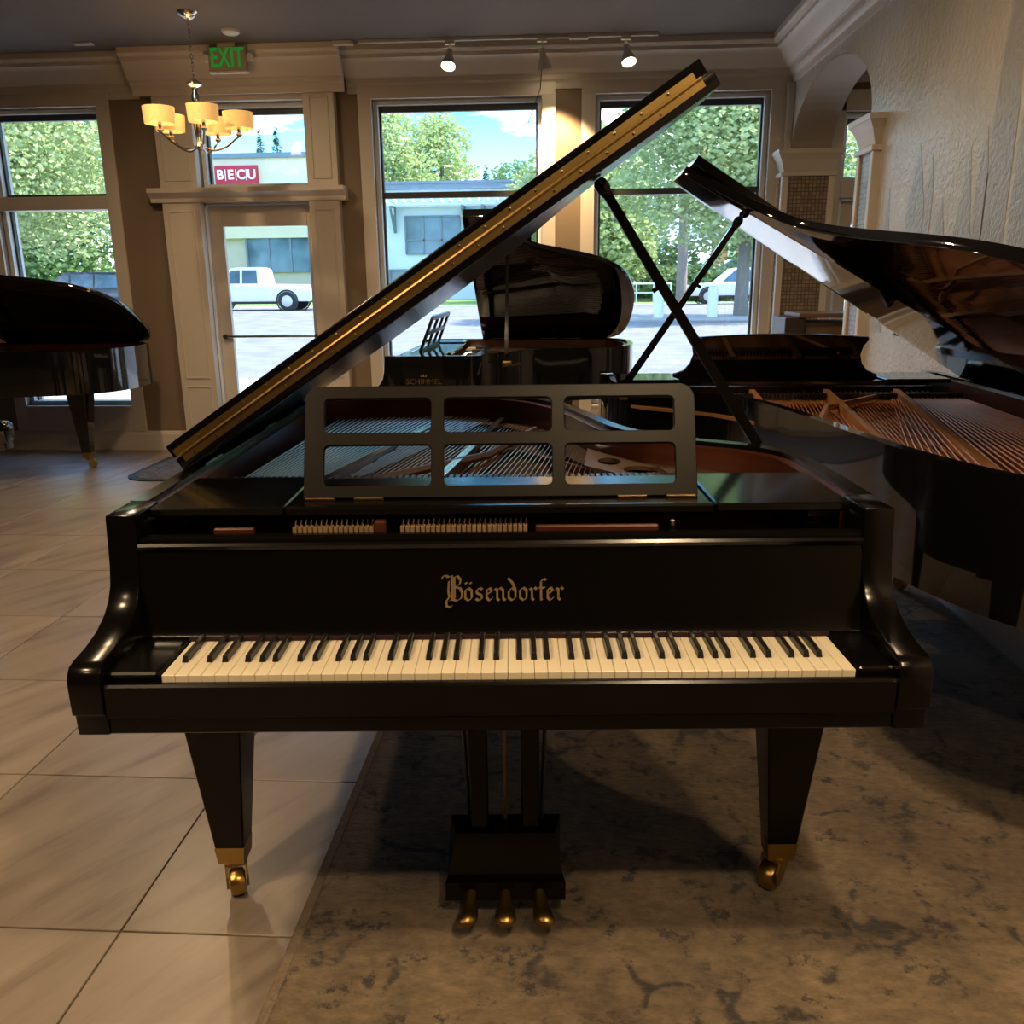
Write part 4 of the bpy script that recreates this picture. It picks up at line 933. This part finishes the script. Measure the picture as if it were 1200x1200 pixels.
def hedge(x0, x1, y, h, label):
    r = empty('hedge', ((x0+x1)/2, y, gz(y))); tag(r, label, 'hedge'); bm = bmesh.new(); w_ = (x1-x0)/2
    for k in range(int(w_*2)+1): leafcloud(bm, (-w_+k, random.uniform(-.2, .2), h*.5), .62*h, 900, .3, .8, .2)
    put('foliage', from_bm(bm), leafs[1], r, kind='stuff'); tube('stem', [(0, 0, 0), (0, 0, h*.4)], .05, bark, r, 6)
hedge(5.2, 13.5, 48.0, 1.9, 'clipped green hedge behind the white car'); hedge(2.6, 6.8, 54.0, 3.6, 'low shrubs behind the white railing')

# buildings
bd = empty('bank_building', (-19.85, 60, 0)); tag(bd, 'cream building with a red sign panel seen through the transom', 'building')
box('upper_wall', -9, 5.55, 0, 8, 4.2, 9.2, stucco_b, bd, 0); box('parapet_cap', -9.1, 5.65, -.15, 8, 9.2, 9.5, steelb, bd, 0); box('lower_wall', -9, 5.55, .3, 8, 0, 4.2, stucco_t, bd, 0); box('pilaster', 4.6, 5.7, -.2, .1, 4.2, 9.2, stucco_w, bd, 0)
wn = box('window', -1.6, 3.1, .16, .32, 2.0, 5.0, dwin, bd, 0)
for x in (-1.6, -.1, 1.4, 3.0): box('mullion', x-.06, x+.06, .08, .2, 2.0, 5.0, steelb, wn, 0)
sg = box('sign_panel', -3.2, -.35, -.14, -.02, 7.55, 8.75, signr, bd, 0)
me = curve_mesh([rrect(-1.42, 1.42, -.58, .58, .12)], .05); me.transform(Matrix.Translation((-1.78, -.17, 8.15)) @ Matrix.Rotation(R_(90), 4, 'X')); put('sign_face', me, signr, sg)
for k, chx in enumerate('BECU'):
    me = text_mesh(chx, .82, .02, 1.0, 1, .02); me.transform(Matrix.Translation((-1.78+(-1.05+.7*k), -.25, 8.15)) @ Matrix.Rotation(R_(90), 4, 'X')); put('letter', me, signw, sg)
    if k < 3: box('divider', -1.78-.70+.7*k-.02, -1.78-.70+.7*k+.02, -.27, -.22, 7.8, 8.5, signw, sg, 0)
wb = empty('white_building', (-6.2, 56, 0)); tag(wb, 'pale stucco building with a slatted pergola and steel windows', 'building')
box('wall', -5.6, 6.5, 0, 9, 0, 6.7, stucco_w, wb, 0); box('roof_edge', -5.75, 6.7, -.35, 9, 6.7, 7.0, steelb, wb, 0); box('roof_sheet', -5.75, 6.7, -.4, 9.0, 7.0, 7.15, steelb, wb, 0)
def bwin(x0, x1, z0, z1, cols, rows, lab=None):
    g = box('window', x0, x1, -.02, .06, z0, z1, dwin, wb, 0)
    for k in range(cols+1): x = x0+(x1-x0)*k/cols; box('mullion', x-.05, x+.05, -.08, .0, z0, z1, steelb, g, 0)
    for z in rows: box('transom_bar', x0, x1, -.08, 0, z-.05, z+.05, steelb, g, 0)
bwin(-3.7, -.35, 2.95, 5.15, 3, (2.95, 3.75, 5.15)); bwin(-4.8, -2.3, .3, 2.0, 2, (2.0, 1.0)); bwin(1.6, 4.8, 2.95, 5.15, 3, (2.95, 3.75, 5.15))
pg = empty_child('pergola', wb)
box('beam', -4.8, 5.6, -1.35, -1.2, 5.70, 5.88, whitef, pg, 0); box('beam', -4.8, 5.6, -.35, -.2, 5.70, 5.88, whitef, pg, 0)
for k in range(19): x = -4.7+.56*k; box('slat', x, x+.10, -1.75, .0, 5.88, 6.05, whitef, pg, 0)
for x in (-4.4, -.1, 1.1, 5.0): prism('bracket', [(0, 4.2), (0, 5.7), (-1.35, 5.7), (-1.35, 5.5), (-.18, 4.2)], 'x', x, x+.14, steelb, pg)
ob = empty('orange_building', (17.5, 74, 0)); tag(ob, 'orange masonry building glimpsed behind the hedge at right', 'building'); box('wall', -5, 8, 0, 6, 0, 4.6, brickm, ob, 0); box('roof', -5.3, 8.3, -.4, 6.4, 4.6, 5.0, stucco_b, ob, 0)
for k in range(5): box('pier', -4.6+2.4*k, -4.0+2.4*k, -.2, 0, 0, 4.6, stucco_b, ob, 0)

# vehicles
def wheel(r, x, y, rad, lab='wheel'):
    wv = lathe('wheel', [(0, -.10), (rad*.62, -.10), (rad, -.08), (rad, .08), (rad*.62, .10), (0, .10)], tire, r, (x, y, rad), 22, Matrix.Rotation(R_(90), 4, 'X'))
    sy = -1 if y < 0 else 1
    lathe('hub', [(0, .115*1), (rad*.25, .118), (rad*.6, .105), (rad*.6, .09), (0, .09)], alloy, wv, (x, y, rad), 14, Matrix.Rotation(R_(90 if sy < 0 else -90), 4, 'X'))
def vehicle(name, loc, rz, body, cabin, glass, L, W, mt, label, cat, rad=.36, wx=(-1.45, 1.4), extra=None):
    r = empty(name, loc, rz); tag(r, label, cat); hw = W/2
    prism('body', body, 'y', -hw, hw, mt, r, bev=.05, ang=40)
    # cabin narrows to the roof
    bm = bmesh.new(); zt = max(p[1] for p in cabin); zb = min(p[1] for p in cabin)
    A, B = [], []
    for x, z in cabin:
        k = hw-.02-.18*(z-zb)/(zt-zb); A.append(bm.verts.new((x, -k, z))); B.append(bm.verts.new((x, k, z)))
    bm.faces.new(A); bm.faces.new(B[::-1]); n = len(A)
    for i in range(n): bm.faces.new((A[i], B[i], B[(i+1) % n], A[(i+1) % n]))
    cbn = put('cabin', from_bm(bm), mt, r)
    for gpts in glass:
        for sy in (-1, 1):
            bm = bmesh.new(); V = []
            for x, z in gpts: k = hw-.02-.18*(z-zb)/(zt-zb)+.006; V.append(bm.verts.new((x, sy*k, z)))
            bm.faces.new(V); g_ = bmesh.ops.extrude_face_region(bm, geom=bm.faces[:]); bmesh.ops.translate(bm, verts=[v for v in g_['geom'] if isinstance(v, bmesh.types.BMVert)], vec=(0, -sy*.01, 0))
            put('window', from_bm(bm), dwin, cbn)
    for x in wx:
        for sy in (-1, 1):
            wheel(r, x, sy*(hw-.06), rad)
            bm = bmesh.new(); add_lathe(bm, [(rad*1.04, 0), (rad*1.2, 0), (rad*1.2, .02), (rad*1.04, .02), (rad*1.04, 0)], 24, Matrix.Translation((x, sy*(hw+.005), rad)) @ Matrix.Rotation(R_(90), 4, 'X')); put('wheel_arch', from_bm(bm), rubber, r)
    box('front_bumper', -L/2-.04, -L/2+.1, -hw*.95, hw*.95, .32, .55, rubber, r, .02); box('rear_bumper', L/2-.1, L/2+.04, -hw*.95, hw*.95, .35, .6, rubber, r, .02)
    for sy in (-1, 1):
        box('headlamp', -L/2-.01, -L/2+.25, sy*(hw-.02)-.15 if sy > 0 else -hw-.005, sy*(hw-.02)+.025 if sy > 0 else -hw+.2, .72, .88, alloy, r, .02)
        box('door_handle', .05, .25, sy*(hw+.012)-.012, sy*(hw+.012)+.012, .95, .99, mt, r, .004); box('side_sill', wx[0]+rad*1.2, wx[1]-rad*1.2, sy*(hw+.004)-.01, sy*(hw+.004)+.01, .30, .40, rubber, r, .004)
    return r
zt_ = gz(40)
vehicle('pickup_truck', (-14.2, 40.5, zt_), 0, [(-2.9, .4), (2.85, .4), (2.9, .62), (2.88, 1.12), (.62, 1.16), (-1.35, 1.16), (-2.75, 1.08), (-2.95, .8)], [(-1.45, 1.14), (.62, 1.14), (.55, 1.82), (.35, 1.90), (-.55, 1.90), (-.8, 1.84)],
        [[(-1.2, 1.2), (-.35, 1.2), (-.35, 1.78), (-.75, 1.78)], [(-.25, 1.2), (.45, 1.2), (.4, 1.78), (-.25, 1.78)]], 5.85, 2.0, carw, 'white pickup truck parked outside the glass door', 'truck', .42, (-1.85, 1.75))
suv = vehicle('suv', (8.1, 44.0, gz(44)), 0, [(-2.3, .38), (2.3, .38), (2.34, .7), (2.3, 1.0), (.3, 1.02), (-.95, 1.0), (-1.9, .92), (-2.32, .75)], [(-1.0, .98), (2.25, .98), (2.1, 1.25), (1.75, 1.58), (1.3, 1.66), (.1, 1.68), (-.25, 1.62)],
        [[(-.75, 1.03), (.25, 1.03), (.25, 1.56), (-.15, 1.56)], [(.33, 1.03), (1.25, 1.03), (1.15, 1.56), (.33, 1.56)], [(1.32, 1.05), (1.95, 1.1), (1.65, 1.5), (1.25, 1.54)]], 4.65, 1.85, carw, 'white crossover car parked across the road in the right window', 'car', .37, (-1.4, 1.4))
vehicle('minivan', (-22.9, 41.5, gz(41)), R_(0), [(-2.5, .36), (2.5, .36), (2.52, .8), (2.45, 1.05), (-1.4, 1.05), (-2.35, .95), (-2.52, .7)], [(-1.55, 1.03), (2.45, 1.03), (2.3, 1.6), (2.1, 1.76), (.2, 1.80), (-.4, 1.76)],
        [[(-1.15, 1.08), (-.15, 1.08), (-.15, 1.66), (-.4, 1.66)], [(-.05, 1.08), (1.0, 1.08), (1.0, 1.68), (-.05, 1.68)], [(1.1, 1.08), (2.2, 1.08), (2.1, 1.64), (1.1, 1.68)]], 5.05, 1.95, card, 'dark minivan parked outside the left window', 'van', .36, (-1.6, 1.5))
vehicle('sedan', (10.5, 58, gz(58)+.9), R_(0), [(-2.2, .35), (2.2, .35), (2.25, .85), (1.4, .98), (-1.0, .98), (-2.1, .85)], [(-1.0, .96), (1.6, .96), (1.0, 1.4), (-.2, 1.42)], [[(-.6, 1.0), (.25, 1.0), (.25, 1.36), (-.15, 1.36)], [(.35, 1.0), (1.2, 1.0), (.85, 1.34), (.35, 1.36)]], 4.5, 1.8, carb, 'blue car on the slope behind the hedge at right', 'car', .33, (-1.35, 1.35))
box('car_park_bank', 4, 20, 54, 66, 0, gz(58)+.9, grassm, bev=0, kind='structure')
# railing, bollards and a pale pole
rl = empty('street_railing', (2.7, 46.2, gz(46))); tag(rl, 'white tubular street railing behind the road', 'railing')
for z in (.95, .5): tube('rail', [(-2.6, 0, z), (2.6, 0, z)], .045, whitef, rl, 6)
for k in range(7): tube('post', [(-2.6+.866*k, 0, 0), (-2.6+.866*k, 0, .95)], .04, whitef, rl, 6)
for x, y, s in ((2.95, 28.9, 'left'), (4.65, 28.9, 'right')):
    o = lathe('bollard', [(0, 0), (.16, 0), (.16, .85), (.13, .95), (0, .98)], whitef, None, (x, y, gz(30)+.081), 12); tag(o, 'short pale bollard on the kerb, %s of the two' % s, 'bollard')
po = empty('utility_pole', (5.3, 42, gz(42))); tag(po, 'pale weathered utility pole beyond the prop stick', 'pole')
tube('shaft', [(0, 0, 0), (0, 0, 7)], [.26, .2], bark, po, 10); box('cross_arm', .1, 1.6, -.05, .05, 3.0, 3.25, whitef, po, .01)
